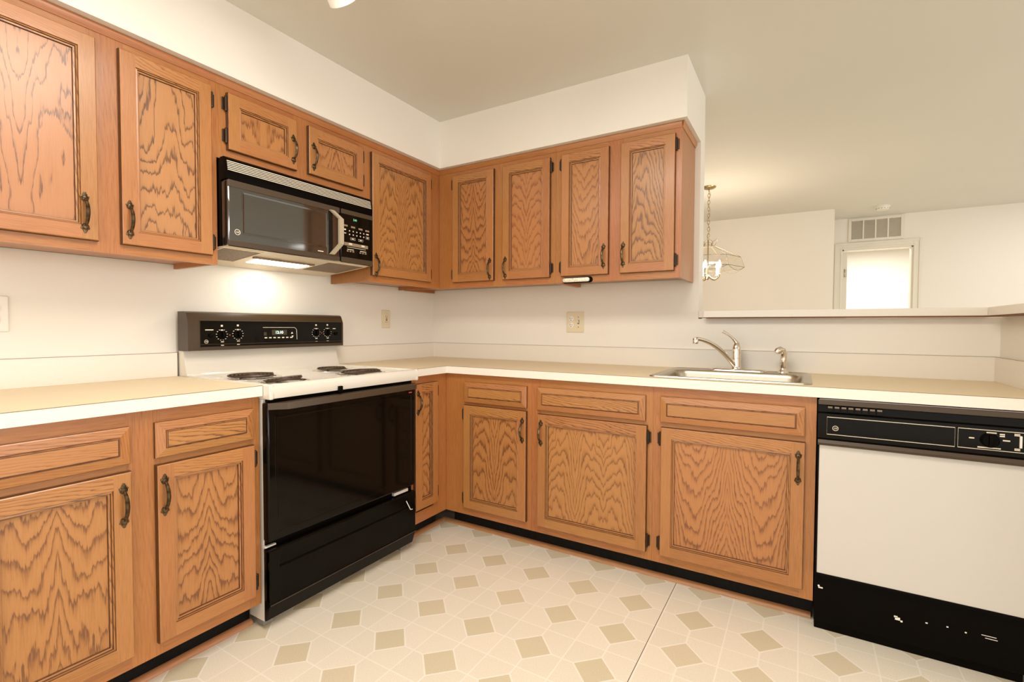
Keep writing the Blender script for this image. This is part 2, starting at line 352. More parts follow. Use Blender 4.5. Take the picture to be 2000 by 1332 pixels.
# ------------------------------------------------------------------ room shell
ZC, ZS, SD, X1, XR, WT, ZL = 2.402, 2.117, 0.362, 1.839, 3.018, 0.1165, 1.219
struct('floor', MB().box((-0.9, -5.0, -0.05), (6.2, 6.6, 0.0)), FLOORM)
struct('ceiling', MB().box((-0.9, -5.0, ZC), (6.2, 6.6, ZC + 0.05)), CEIL)
struct('wall_left', MB().box((-0.12, -5.0, 0), (0, WT, ZC)), WALL)
struct('wall_back', MB().box((0, 0, 0), (X1, WT, ZC)).box((X1, 0, 0), (XR + WT, WT, ZL - 0.04)), WALL)
struct('wall_right', MB().box((XR, -0.72, 0), (XR + WT, 0, ZL - 0.04)), WALL)
struct('wall_soffit', MB().box((0, -5.0, ZS), (SD, 0, ZC)).box((SD, -SD, ZS), (X1, 0, ZC)), WALL)
struct('wall_dining', MB().box((-0.9, 3.47, 0), (2.592, 4.22, ZC)).box((-0.9, WT, 0), (-0.78, 3.47, ZC)), WALL)
HY = 4.1; DX0, DX1, DZ = 2.703, 3.347, 2.043
struct('wall_hall', MB().box((2.592, HY, 0), (DX0, HY + .12, ZC)).box((DX1, HY, 0), (6.2, HY + .12, ZC)).box((DX0, HY, DZ), (DX1, HY + .12, ZC)), WALL)
struct('wall_bedroom', MB().box((1.2, 6.4, 0), (6.2, 6.5, ZC)).box((1.2, HY + .12, 0), (1.3, 6.4, ZC)).box((4.6, HY + .12, 0), (4.7, 6.4, ZC)), WALL)
# door casing with stepped profile, jambs
mb = MB()
def casing(mb, x0, x1, z0, z1, y):
    for k, (i, d) in enumerate([(0, .008), (.012, .014), (.05, .010)]):
        pass
cw = 0.075
for sx, xe in ((-1, DX0), (1, DX1)):
    mb.box((xe, HY - .010, 0), (xe + sx * cw, HY, DZ + cw), .002); mb.box((xe + sx * .05, HY - .018, 0), (xe + sx * cw, HY - .009, DZ + cw), .003); mb.box((xe + sx * .004, HY - .014, 0), (xe + sx * .018, HY - .009, DZ + .018), .003)
mb.box((DX0, HY - .010, DZ), (DX1, HY, DZ + cw), .002); mb.box((DX0 - .0499, HY - .018, DZ + .05), (DX1 + .0499, HY - .0101, DZ + cw), .003); mb.box((DX0 - .0039, HY - .014, DZ + .004), (DX1 + .0039, HY - .0101, DZ + .018), .003)
mb.box((DX0, HY, 0), (DX0 + .015, HY + .12, DZ)); mb.box((DX1 - .015, HY, 0), (DX1, HY + .12, DZ)); mb.box((DX0, HY, DZ - .012), (DX1, HY + .12, DZ))
struct('trim_1', mb, TRIMW)
# open door leaf seen edge on, hinged at the left jamb
mb = MB(); mb.box((DX0 + .018, HY + .10, 0.01), (DX0 + .055, HY + .86, DZ - .018), .003)
dr = struct('door_1', mb, TRIMW)
mb = MB()
for z in (1.78, 1.05, 0.25): mb.tube([(DX0 + .03, HY + .092, z - .045), (DX0 + .03, HY + .092, z + .045)], .006, 8); mb.box((DX0 + .02, HY + .0935, z - .04), (DX0 + .05, HY + .0995, z + .04))
mb.build('door_hinge', STEEL, dr)
# shoe moulding along the toe kicks
def quarter(r=0.019, n=6): return [(0, 0)] + [(r * math.sin(a), r * math.cos(a)) for a in [math.pi / 2 * k / n for k in range(n + 1)]]
TK = 0.535
q = quarter()
struct('baseboard_left', MB(FL).prism([(v, TK + w) for w, v in q], 'u', -3.2, -1.698, ('u', .2, 3.0)).prism([(v, TK + w) for w, v in q], 'u', -0.900, -TK, ('u', .25, 5.0)), SHOE, 50)
struct('baseboard_back', MB(FB).prism([(v, TK + w) for w, v in q], 'u', TK, 2.366, ('u', .2, 8.0)), SHOE, 50)

# ------------------------------------------------------------------ hardware meshes (shared)
def hw_mesh(name, mb, M):
    o = mb.build(name, M); me = o.data; bpy.data.objects.remove(o); ORG.pop(name, None); return me
def pull_mb(frame):
    mb = MB(frame); H = 0.058
    # bow
    pts, rs = [], []
    for k in range(13):
        t = k / 12 * 2 - 1
        pts.append((0, t * 0.043, 0.004 + 0.022 * (1 - t * t) ** 0.7)); rs.append(0.0040 + 0.0018 * (1 - t * t))
    mb.tube(pts, rs, 10)
    for s in (-1, 1):
        mb.lathe([(0.0105, 0), (0.0105, 0.002), (0.0085, 0.004), (0.0075, 0.0065), (0.005, 0.0075), (0.0, 0.0078)], (0, s * 0.045, 0), (0, 0, 1), 16)
        mb.lathe([(0.0075, 0), (0.0065, 0.0025), (0, 0.003)], (0, s * 0.055, 0), (0, 0, 1), 12)
        mb.lathe([(0.0045, 0), (0.004, 0.002), (0, 0.0025)], (0, s * 0.062, 0), (0, 0, 1), 10)
        for t in (-1, 1): mb.lathe([(0.004, 0), (0.0035, 0.002), (0, 0.0025)], (t * 0.0085, s * 0.050, 0), (0, 0, 1), 10)
    return mb
def hinge_mb(frame):
    mb = MB(frame)
    mb.tube([(0, -0.026, 0.006), (0, 0.026, 0.006)], 0.0055, 10)
    for s in (-1, 1):
        mb.lathe([(0.0055, 0), (0.0048, 0.003), (0.002, 0.005), (0, 0.006)], (0, s * 0.026, 0.006), (0, s, 0), 10)
    mb.box((-0.001, -0.024, -0.001), (0.012, 0.024, 0.0015), .0005); mb.box((-0.012, -0.024, -0.001), (0.001, 0.024, 0.0015), .0005)
    return mb
PULL = {FL: hw_mesh('pull', pull_mb(FL), BRONZE), FB: hw_mesh('pull', pull_mb(FB), BRONZE)}
HNG = {FL: hw_mesh('hinge', hinge_mb(FL), HINGE), FB: hw_mesh('hinge', hinge_mb(FB), HINGE)}
DT = 0.020
DOORP = lambda w: [(0, w), (0, w + .012), (.0015, w + .0175), (.004, w + .0195), (.046, w + .0195), (.0472, w + .0165), (.0515, w + .0175), (.0530, w + .0130), (.0575, w + .0125), (.0590, w + .0065)]
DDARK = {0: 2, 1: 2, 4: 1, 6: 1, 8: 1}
def door(root, F, u0, u1, v0, v1, w, hinge_side, pull=None, wide=False):
    mb = MB(F); sd = seed(); ctr = (u0 + u1) / 2 + random.uniform(-.03, .03)
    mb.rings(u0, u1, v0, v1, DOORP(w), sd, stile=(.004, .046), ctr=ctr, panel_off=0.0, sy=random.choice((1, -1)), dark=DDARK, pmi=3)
    d = mb.build('door', [OAK, OAKD, OAKE, OAKW if wide else OAK], root)
    if hinge_side:
        hu = u0 - .004 if hinge_side < 0 else u1 + .004
        for hv in ((v0 + 0.052, v1 - 0.052) if v1 - v0 > .3 else (v0 + .055, v1 - .045)):
            put(HNG[F], 'hinge', d, F((hu, hv, w + .004)))
    if pull: put(PULL[F], 'handle', d, F((pull[0], pull[1], w + .019)))
    return d
def drawer(root, F, u0, u1, v0, v1, w):
    mb = MB(F); sd = seed()
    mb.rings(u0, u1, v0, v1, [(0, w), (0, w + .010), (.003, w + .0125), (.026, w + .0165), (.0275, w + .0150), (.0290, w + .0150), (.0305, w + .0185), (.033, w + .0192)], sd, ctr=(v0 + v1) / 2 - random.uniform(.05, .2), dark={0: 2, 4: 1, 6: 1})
    return mb.build('drawer_front', [OAK, OAKD, OAKE], root)
def face_frame(root, F, u0, u1, v0, v1, w, openings, sd=None):
    """stiles and rails of solid oak, openings = [(u0,u1,v0,v1)] covered by doors: built as one slab of boards"""
    mb = MB(F); sd = seed()
    us = sorted({u0, u1} | {x for o in openings for x in o[:2]})
    for a, b in zip(us[:-1], us[1:]):                    # columns between opening edges
        ops = sorted([o for o in openings if o[0] <= a + 1e-6 and o[1] >= b - 1e-6], key=lambda o: o[2])
        if not ops:
            mb.box((a, v0, w - .019), (b, v1, w), .0, ('v', .15 + random.uniform(0, .1) - a, sd + a))
        else:
            z = v0
            for o in ops:
                mb.box((a, z, w - .019), (b, o[2], w), 0, ('u', .16 - z + random.uniform(0, .05), sd + z)); z = o[3]
            mb.box((a, z, w - .019), (b, v1, w), 0, ('u', .16 - z + random.uniform(0, .05), sd + z))
    return mb.build('face_frame', OAKF, root)

# ------------------------------------------------------------------ upper cabinets
UW = 0.322; ZU = 1.3725; ZT = 2.104
def carcass_upper(root, F, u0, u1, v0, v1, w1, endl=True, endr=True, recess=0.02):
    mb = MB(F); sd = seed()
    t = .014
    mb.box((u0, v0, .002), (u0 + t, v1, w1), 0, ('v', .2, sd)); mb.box((u1 - t, v0, .002), (u1, v1, w1), 0, ('v', .24, sd + 2))
    mb.box((u0 + t, v0 + recess, .002), (u1 - t, v0 + recess + t, w1), 0, ('u', .2, sd + 4)); mb.box((u0 + t, v1 - t, .002), (u1 - t, v1, w1), 0, ('u', .2, sd + 5))
    mb.box((u0 + t, v0 + recess, .002), (u1 - t, v1, .012), 0, ('v', .2, sd + 6))
    return mb.build('carcass', OAKF, root)
def crown(root, F, u0, u1, wf, mit0=0.0, mit1=0.0, side=None):
    """small cove under the soffit; mitred at inside corners; side = ('end') return along the open end"""
    prof = [(ZT - .016, wf - .004), (ZT - .016, wf + .003), (ZT - .010, wf + .005), (ZT - .002, wf + .009), (ZT + .006, wf + .010), (ZT + .012, wf + .010), (ZT + .012, wf - .004)]
    mb = MB(F); n = len(prof)
    vs = [(u0 + mit0 * (w), v, w) for v, w in prof] + [(u1 - mit1 * (w), v, w) for v, w in prof]
    fs = [list(range(n)), list(range(n, 2 * n))[::-1]] + [[i, n + i, n + (i + 1) % n, (i + 1) % n] for i in range(n)]
    mb.poly(vs, fs, ('u', .2, seed()))
    if side is not None:
        prof2 = [(v, w - wf) for v, w in prof]           # out of the end panel, along w
        vs = [(side + d, v, .003) for v, d in prof2] + [(side + d, v, wf + max(d, 0)) for v, d in prof2]
        mb.poly(vs, fs, ('w', .2, seed()))
    return mb.build('crown_trim', OAKF, root)
VD0, VD1 = 1.406, 2.062
# left pair
t = thing('wall_cabinet', 'two-door oak wall cabinet left of the microwave, over the left counter', 'cabinet', (0.16, -2.05, ZU), 'oak wall cabinets')
carcass_upper(t, FL, -2.46, -1.688, ZU, ZT, UW - .019)
face_frame(t, FL, -2.46, -1.688, ZU, ZT, UW, [(-2.40, -2.09, 1.415, 2.05), (-1.99, -1.715, 1.415, 2.05)])
door(t, FL, -2.432, -2.070, VD0, VD1, UW, 0, (-2.107, 1.492), wide=True)
door(t, FL, -2.008, -1.712, VD0, VD1, UW, 1, (-1.986, 1.492), wide=True)
crown(t, FL, -2.46, -1.688, UW)
# over the microwave
t = thing('wall_cabinet', 'short two-door oak wall cabinet directly above the black microwave', 'cabinet', (0.16, -1.29, 1.797), 'oak wall cabinets')
carcass_upper(t, FL, -1.6878, -0.8952, 1.797, ZT, UW - .019, recess=0)
face_frame(t, FL, -1.6878, -0.8952, 1.797, ZT, UW, [(-1.63, -1.35, 1.85, 2.05), (-1.27, -0.965, 1.85, 2.05)])
door(t, FL, -1.650, -1.341, 1.836, VD1, UW, -1, (-1.362, 1.925))
door(t, FL, -1.281, -0.955, 1.840, VD1, UW, 1, (-1.256, 1.925))
crown(t, FL, -1.6878, -0.8952, UW)
# blind corner on the left wall
t = thing('wall_cabinet', 'single-door oak wall cabinet between the microwave and the inside corner', 'cabinet', (0.16, -0.6, ZU), 'oak wall cabinets')
carcass_upper(t, FL, -0.895, -0.3405, ZU, ZT, UW - .019)
face_frame(t, FL, -0.895, -UW - .0005, ZU, ZT, UW, [(-0.88, -0.44, 1.42, 2.05)])
door(t, FL, -0.902 + .006, -0.418, VD0, VD1, UW, 1, (-0.872, 1.462))
crown(t, FL, -0.895, 0.0, UW, 0, 1.0)
# back wall, left unit
t = thing('wall_cabinet', 'two-door oak wall cabinet on the back wall next to the inside corner', 'cabinet', (0.73, -0.16, ZU), 'oak wall cabinets')
carcass_upper(t, FB, 0.003, 1.1458, ZU, ZT, UW - .019)
face_frame(t, FB, UW + .0005, 1.1458, ZU, ZT, UW, [(0.455, 0.735, 1.42, 2.05), (0.82, 1.10, 1.42, 2.05)])
door(t, FB, 0.441, 0.747, VD0, VD1, UW, -1, (0.722, 1.475))
door(t, FB, 0.808, 1.116, VD0, VD1, UW, 1, (0.830, 1.475))
crown(t, FB, 0.0, 1.1458, UW, 1.0, 0)
# back wall, right unit
t = thing('wall_cabinet', 'two-door oak wall cabinet with exposed right end, by the pass-through opening', 'cabinet', (1.48, -0.16, ZU), 'oak wall cabinets')
carcass_upper(t, FB, 1.1464, 1.8105, ZU, ZT, UW - .019)
face_frame(t, FB, 1.1464, 1.8105, ZU, ZT, UW, [(1.20, 1.44, 1.42, 2.05), (1.525, 1.77, 1.42, 2.05)])
door(t, FB, 1.184, 1.453, VD0, VD1, UW, -1, (1.428, 1.50))
door(t, FB, 1.514, 1.783, VD0, VD1, UW, 1, (1.532, 1.50))
crown(t, FB, 1.1464, 1.8105, UW, 0, 0, side=1.8105)

# ------------------------------------------------------------------ base cabinets
BW = 0.610; BT = 0.875
def carcass_base(root, F, u0, u1, corner=0):
    mb = MB(F); sd = seed(); t = .014
    mb.box((u0, .100, .002), (u0 + t, BT, BW - .019), 0, ('v', .2, sd)); mb.box((u1 - t, .100, .002), (u1, BT, BW - .019), 0, ('v', .2, sd + 1))
    mb.box((u0 + t, .100, .002), (u1 - t, .114, BW - .019), 0, ('u', .2, sd + 2)); mb.box((u0 + t, .114, .002), (u1 - t, BT, .014), 0, ('v', .2, sd + 3))
    c = mb.build('carcass', OAKF, root)
    MB(F).box((u0, 0.0, TK - .018), (u1, .0995, TK), 0).build('toe_kick', BLACKT, root, smooth=0)
DV0, DV1, RV0, RV1 = 0.142, 0.701, 0.721, 0.832
t = thing('base_cabinet', 'oak base cabinet with two doors and two drawers, left of the range', 'cabinet', (0.3, -2.05, 0), 'oak base cabinets')
carcass_base(t, FL, -2.46, -1.7010)
face_frame(t, FL, -2.46, -1.7010, .100, BT, BW, [(-2.40, -2.11, .16, .69), (-2.40, -2.11, .735, .82), (-2.02, -1.745, .16, .69), (-2.02, -1.745, .735, .82)])
door(t, FL, -2.435, -2.102, DV0, DV1, BW, 0, (-2.124, 0.605))
door(t, FL, -2.038, -1.727, DV0, DV1, BW, 1, (-2.018, 0.605))
drawer(t, FL, -2.435, -2.102, RV0, RV1, BW); drawer(t, FL, -2.038, -1.727, RV0, RV1, BW)
t = thing('base_cabinet', 'narrow one-door oak base cabinet squeezed between the range and the inside corner', 'cabinet', (0.3, -0.75, 0), 'oak base cabinets')
carcass_base(t, FL, -0.898, -0.612)
t_ff = face_frame(t, FL, -0.898, -BW - .0005, .100, BT, BW, [(-0.86, -0.72, .16, .82)])
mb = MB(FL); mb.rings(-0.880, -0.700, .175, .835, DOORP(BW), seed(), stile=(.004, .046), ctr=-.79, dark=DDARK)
d = mb.build('door', [OAK, OAKD, OAKE], t)
for hv in (.235, .785): put(HNG[FL], 'hinge', d, FL((-0.696, hv, BW + .004)))
put(PULL[FL], 'handle', d, FL((-0.862, .737, BW + .019)))
t = thing('base_cabinet', 'one-door one-drawer oak base cabinet on the back wall beside the inside corner', 'cabinet', (0.88, -0.3, 0), 'oak base cabinets')
carcass_base(t, FB, 0.612, 1.1578)
face_frame(t, FB, BW + .0005, 1.1578, .100, BT, BW, [(0.76, 1.115, .16, .69), (0.76, 1.115, .735, .82)])
door(t, FB, 0.742, 1.134, DV0, DV1 + .006, BW, -1, (1.113, .608)); drawer(t, FB, 0.743, 1.133, RV0, RV1, BW)
t = thing('base_cabinet', 'oak base cabinet with a wide door hinged on its right, left of the sink cabinet', 'cabinet', (1.46, -0.3, 0), 'oak base cabinets')
carcass_base(t, FB, 1.1584, 1.7638)
face_frame(t, FB, 1.1584, 1.7638, .100, BT, BW, [(1.21, 1.72, .16, .69), (1.21, 1.72, .735, .82)])
door(t, FB, 1.198, 1.741, DV0 - .004, DV1, BW, 1, (1.219, .607)); drawer(t, FB, 1.192, 1.732, RV0 - .003, RV1, BW)
t = thing('base_cabinet', 'oak sink cabinet with one wide door, beside the dishwasher', 'cabinet', (2.07, -0.3, 0), 'oak base cabinets')
mb = MB(FB); sd = seed()
mb.box((1.7644, .1, .002), (1.7784, BT, BW - .019), 0, ('v', .2, sd)); mb.box((2.356, .1, .002), (2.370, BT, BW - .019), 0, ('v', .2, sd)); mb.box((1.7784, .1, .002), (2.356, .114, BW - .019), 0, ('u', .2, sd))
mb.build('carcass', OAKF, t)
MB(FB).box((1.7644, 0, TK - .018), (2.370, .0995, TK), 0).build('toe_kick', BLACKT, t, smooth=0)
face_frame(t, FB, 1.7644, 2.370, .100, BT, BW, [(1.81, 2.325, .16, .69), (1.81, 2.325, .735, .82)])
door(t, FB, 1.801, 2.336, DV0 - .003, DV1, BW, -1, (2.314, .603)); drawer(t, FB, 1.796, 2.333, RV0, RV1 + .001, BW)

# ------------------------------------------------------------------ countertops
CT0, CT1, CW = 0.8755, 0.914, 0.635
t = thing('countertop', 'beige laminate countertop section left of the range, with low backsplash', 'countertop', (0.3, -2.1, CT0))
MB(FL).box((-2.50, CT0, .001), (-1.7012, CT1, CW - .002), .0).build('slab', LAM, t, smooth=0)
MB(FL).box((-2.50, CT0, CW - .0019), (-1.7012, CT1 + .0003, CW), .0).build('front_edge', LAME, t, smooth=0)
MB(FL).box((-2.50, CT1, .001), (-1.7012, 1.016, .019), .001).build('backsplash', LAMS, t)
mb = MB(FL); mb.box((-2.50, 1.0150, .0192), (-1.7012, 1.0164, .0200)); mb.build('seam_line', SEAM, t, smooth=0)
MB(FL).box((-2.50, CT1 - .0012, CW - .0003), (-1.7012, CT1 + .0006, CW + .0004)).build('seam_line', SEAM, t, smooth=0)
t = thing('countertop', 'long L-shaped beige laminate countertop holding the sink, with low backsplash', 'countertop', (1.5, -0.3, CT0))
SX0, SX1, SY0, SY1 = 1.731, 2.355, 0.060, 0.586       # sink rim in back frame (w from wall)
hx0, hx1, hw0, hw1 = SX0 + .02, SX1 - .02, SY0 + .012, SY1 - .015
mb = MB(FB); e = .002
mb.box((.001, CT0, .001), (CW - e, CT1, .90)); 
mb.box((CW - e, CT0, .001), (hx0, CT1, CW - e)); mb.box((hx1, CT0, .001), (XR - .001, CT1, CW - e))
mb.box((hx0, CT0, .001), (hx1, CT1, hw0)); mb.box((hx0, CT0, hw1), (hx1, CT1, CW - e))
mb.build('slab', LAM, t, smooth=0)
mb = MB(FB); mb.box((CW - e, CT0, CW - e), (XR - .001, CT1 + .0003, CW)); mb.box((CW - e, CT0, CW), (CW, CT1 + .0003, .90))
mb.build('front_edge', LAME, t, smooth=0)
mb = MB(FB); mb.box((.001, CT1, .001), (XR - .001, 1.016, .020), .001); mb.box((.001, CT1, .020), (.020, 1.016, .885), .001); mb.box((XR - .020, CT1, .020), (XR - .001, 1.016, CW), .001)
mb.build('backsplash', LAMS, t)
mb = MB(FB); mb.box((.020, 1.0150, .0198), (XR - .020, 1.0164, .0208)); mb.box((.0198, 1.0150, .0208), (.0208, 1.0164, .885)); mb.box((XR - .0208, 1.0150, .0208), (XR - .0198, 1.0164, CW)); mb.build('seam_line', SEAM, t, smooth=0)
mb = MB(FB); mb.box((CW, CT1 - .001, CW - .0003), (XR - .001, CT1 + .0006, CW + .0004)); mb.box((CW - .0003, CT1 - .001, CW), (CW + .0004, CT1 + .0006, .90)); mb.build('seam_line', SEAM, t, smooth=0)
# bar ledge on the half walls
t = thing('bar_ledge', 'pale laminate ledge capping the half wall of the pass-through', 'ledge', (2.4, 0.1, ZL - .04))
a = 0.053
mb = MB(); mb.box((X1 + .0006, .0006, ZL - .034), (XR + WT + .25, WT + .20, ZL), .001); mb.box((1.8730, -a, ZL - .034), (XR - a, .0008, ZL), .0015); mb.box((XR - a, -0.76, ZL - .034), (XR + WT + .25, -a, ZL), .0015)
mb.build('top', LAMS, t)
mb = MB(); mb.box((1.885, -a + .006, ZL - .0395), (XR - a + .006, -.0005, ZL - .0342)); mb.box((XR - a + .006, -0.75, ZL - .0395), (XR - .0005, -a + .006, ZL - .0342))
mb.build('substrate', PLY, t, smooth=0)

# ------------------------------------------------------------------ range
t = thing('range', 'white electric range with black oven door and black control backguard', 'stove', (0.33, -1.31, 0))
U0, U1 = -1.696, -0.912
MB(FL).box((U0, .03, .022), (U1, .862, .622), .004).build('body', ENAMEL, t)
# cooktop with raised rim and a curved riser
mb = MB(FL)
prof = [(.862, .628), (.866, .672), (.905, .678), (.916, .672), (.919, .660), (.917, .650), (.908, .640), (.906, .615), (.906, .115), (.912, .095), (.930, .082), (.97, .070), (1.022, .060), (1.022, .022), (.862, .022)]
mb.prism(prof, 'u', U0, U1)
# side lips
for a, b in ((U0 - .003, U0 + .016), (U1 - .016, U1 + .003)): mb.box((a, .862, .024), (b, .9185, .676), .006)
mb.build('cooktop', ENAMEL, t, smooth=60)
def coil(cu, cw, r, turns, tilt=0.0):
    mb = MB(FL); pts = []; n = turns * 26
    for k in range(n + 1):
        a = 2 * math.pi * k / 26; rr = r * (0.22 + 0.78 * k / n)
        pts.append((cu + rr * math.cos(a), .9175 + tilt * rr * math.sin(a + .8), cw + rr * math.sin(a)))
    mb.tube(pts, .0040, 6)
    for k in range(3):
        a = 2 * math.pi * k / 3 + .5
        mb.box((cu - .003, .9085, cw - .003), (cu + .003, .9130, cw + .003)); mb.tube([(cu, .9115, cw), (cu + r * .98 * math.cos(a), .9115, cw + r * .98 * math.sin(a))], .0022, 6)
    o = mb.build('burner', COIL, t)
    mb = MB(FL)
    n = 36; R = r + .022
    mb.lathe([(R, .0), (R, .0025), (R - .006, .004), (R - .014, .003), (r * .9, -.004), (.012, -.004)], (cu, .9065, cw), (0, 1, 0), 36, cap=False)
    mb.build('drip_pan', CHROME, o)
coil(-1.52, .265, .097, 5); coil(-1.535, .520, .075, 4, .10); coil(-1.10, .265, .075, 4); coil(-1.135, .520, .097, 5, .03)
# backguard
mb = MB(FL); B0, B1 = -1.700, -0.900
vs = lambda u, q: [(u, v, w) for v, w in q]
outer = [(1.024, .024), (1.024, .108), (1.150, .108), (1.186, .092), (1.192, .080), (1.192, .024)]
mb.prism(outer, 'u', B0, B1, None)
bgd = mb.build('backguard', BROWN, t, smooth=30)
mb = MB(FL); pu0, pu1 = -1.652, -0.912; PW = .1095
mb.box((pu0, 1.038, .1075), (pu1, 1.152, PW), .0004); 
# frame bead round the glass panel
mb2 = MB(FL); mb2.tube([(pu0, 1.038, PW), (pu1, 1.038, PW), (pu1, 1.154, PW), (pu0, 1.154, PW)], .0018, 6, closed=True); mb2.tube([(pu0, 1.050, PW + .0005), (pu1, 1.050, PW + .0005)], .0009, 6)
pn = mb.build('control_panel', BLKG, t)
mb2.build('panel_bead', DKB, pn)
def bars(mb, L, mi=0, w=0.0):
    for (u, v, du, dv) in L: mb.box((u - du / 2, v - dv / 2, w), (u + du / 2, v + dv / 2, w + .0004), 0, None, mi)
mk = MB(FL); marks = []
for ku, kv in ((-1.562, 1.091), (-1.491, 1.093), (-1.077, 1.097), (-1.006, 1.098)):
    for k in range(12):
        a = math.radians(90 - 28 * k - 26); marks.append((ku + .0235 * math.cos(a), kv + .024 * math.sin(a), .0055, .0022))
    marks += [(ku, kv + .040, .009, .008), (ku + .002, kv - .031, .013, .004), (ku + .002, kv - .0465, .013, .003)]
    kb = MB(FL); kb.lathe([(.0185, 0), (.018, .006), (.016, .008), (.015, .009)], (ku, kv, PW), (0, 0, 1), 28)
    kb.box((ku - .0055, kv - .0165, PW + .006), (ku + .0055, kv + .0165, PW + .022), .0025)
    o = kb.build('knob', BLK, t)
    kk = MB(FL); kk.box((ku - .005, kv + .0185, PW), (ku + .005, kv + .0235, PW + .001)); kk.build('pointer', MARK, o, smooth=0)
marks += [(-1.615, 1.113, .034, .004), (-0.962, 1.118, .018, .004)]
bars(mk, marks, 0, PW)
for u, v in ((-1.612, 1.088), (-0.952, 1.091)):
    kb = MB(FL); kb.lathe([(.009, 0), (.008, .008), (.006, .011), (0, .012)], (u, v, PW), (0, 0, 1), 20); kb.build('push_button', BLK, t)
badge(mk, -1.628, 1.062, PW + .0003, .0075)
# clock cluster
mk.tube([(-1.372, 1.124, PW), (-1.205, 1.124, PW), (-1.197, 1.120, PW), (-1.192, 1.112, PW), (-1.190, 1.064, PW)], .0010, 6)
bars(mk, [(-1.357 + k * .0225, 1.0745, .013, .005) for k in range(7)], 0, PW)
mk.poly([(-1.224, 1.093, PW + .0004), (-1.212, 1.093, PW + .0004), (-1.218, 1.103, PW + .0004)], [[0, 1, 2]]); mk.poly([(-1.221, 1.083, PW + .0004), (-1.215, 1.074, PW + .0004), (-1.209, 1.083, PW + .0004)], [[0, 2, 1][::-1]])
bars(mk, [(-1.360, 1.093, .014, .016)], 1, PW)
mk.build('panel_marks', [MARK, BROWN], pn, smooth=0)
cl = MB(FL); cl.box((-1.326, 1.087, PW), (-1.246, 1.112, PW + .0005)); ck = cl.build('clock', LCDB, t, smooth=0)
cl = MB(FL); text_mb(cl, '12:10', .019, -1.288, 1.0995, PW + .0012); cl.build('clock_digits', LCD, ck, smooth=0)
for b_ in ((-1.527, 1.090, .004, .005), (-1.042, 1.095, .004, .005)):
    rd = MB(FL); bars(rd, [b_], 0, PW); rd.build('indicator_lamp', MARKR, pn, smooth=0)
# oven door
mb = MB(FL); D0, D1, DWF = -1.7000, -0.922, .662
mb.box((D0 - 0, .338, .626), (D1, .850, DWF), .006)
od = mb.build('oven_door', BLKG, t)
mb = MB(FL); mb.rings(D0 + .028, D1 - .020, .360, .800, [(0, DWF - .0005), (.001, DWF + .0012), (.008, DWF + .0012), (.010, DWF + .0004)], 1.0)
mb.build('window_glass', BLKG, od, smooth=0)
mb = MB(FL)
mb.prism([(DWF - .002, D0 + .002), (.703, -1.648), (.706, -1.640), (.706, D1 - .045), (.700, D1 - .030), (DWF - .002, D1 + .002)], 'v', .826, .850)
mb.build('handle', DKB, od)
mb = MB(FL); text_mb(mb, 'GE', .0001, -0.96, .80, DWF); 
mb = MB(FL); bars(mb, [(-0.957, .806, .022, .006)], 0, DWF + .0014); mb.build('red_emblem', MARKR, od, smooth=0)
# door latch, hinge gaps
MB(FL).box((-1.402, .862, .676), (-1.384, .884, .688), .002).box((-1.398, .852, .664), (-1.388, .868, .680), .001).build('latch', BLK, t)
MB(FL).box((U0 + .012, .850, .55), (U1 - .012, .864, .640)).build('vent_gap', BLK, t, smooth=0)
# storage drawer
MB(FL).box((U0 + .004, .296, .6225), (U1 - .004, .352, .630)).build('door_gap', BLK, t, smooth=0)
mb = MB(FL); G0, G1 = -1.698, -0.920
mb.prism([(.306, .628), (.306, .656), (.300, .661), (.266, .661), (.262, .652), (.236, .652), (.230, .661), (.108, .661), (.102, .665), (.096, .659), (.040, .640), (.036, .628)], 'u', G0, G1)
mb.box((G0, .110, .640), (G0 + .040, .302, .6612), .003); mb.box((G1 - .040, .110, .640), (G1, .302, .6612), .003)
dw = mb.build('storage_drawer', DRWB, t, smooth=0)
MB(FL).tube([(G0, .103, .6655), (G1, .103, .6655)], .0015, 6).build('drawer_ridge', DKB, dw)
MB(FL).tube([(-0.985, .272, .662), (-0.957, .222, .663), (-0.943, .219, .663)], .0022, 8).build('wire_clip', WPLAS, dw)
MB(FL).box((G0 - .002, .312, .622), (G0 + .04, .318, .640)).build('door_stop', ENAMEL, t, smooth=0)
MB(FL).box((-1.05, .312, .622), (-0.955, .326, .645)).build('door_stop', ENAMEL, t, smooth=0)
for fu in (U0 + .01, U1 - .05):
    for fw_ in (.05, .56): MB(FL).box((fu, 0.0, fw_), (fu + .04, .03, fw_ + .04), .002).build('levelling_foot', CAULK, t)

# ------------------------------------------------------------------ microwave
t = thing('microwave', 'black over-the-range microwave hanging below the short oak cabinet', 'microwave', (0.2, -1.32, 1.44))
M0, M1, MF = -1.686, -0.944, .392
MB(FL).box((M0 + .002, 1.446, .004), (M1 - .002, 1.792, .345), .003).build('body', BLK, t)
mb = MB(FL)
mb.prism([(1.705, .343), (1.705, MF - .004), (1.730, MF), (1.785, MF - .010), (1.794, MF - .022), (1.794, .343)], 'u', M0, M1)
gr = mb.build('top_grille', BLK, t)
mb = MB(FL)
for k in range(6):
    v = 1.7385 + k * .0070; w = MF - .0018 - (k * .0070) * .18
    mb.box((M0 + .004, v, w - .004), (M1 - .008, v + .0032, w + .0025), .0008)
mb.build('louvre', GRILL, gr)
mb = MB(FL); DS = -1.150
mb.box((M0 + .002, 1.4455, .346), (DS - .003, 1.7035, MF), .006); md = mb.build('door', MWG, t)
mb = MB(FL); mb.rings(-1.630, -1.222, 1.496, 1.668, [(0, MF - .0003), (.0005, MF + .0010), (.004, MF + .0010), (.010, MF + .0002)], 1); mb.build('window', MWG, md, smooth=0)
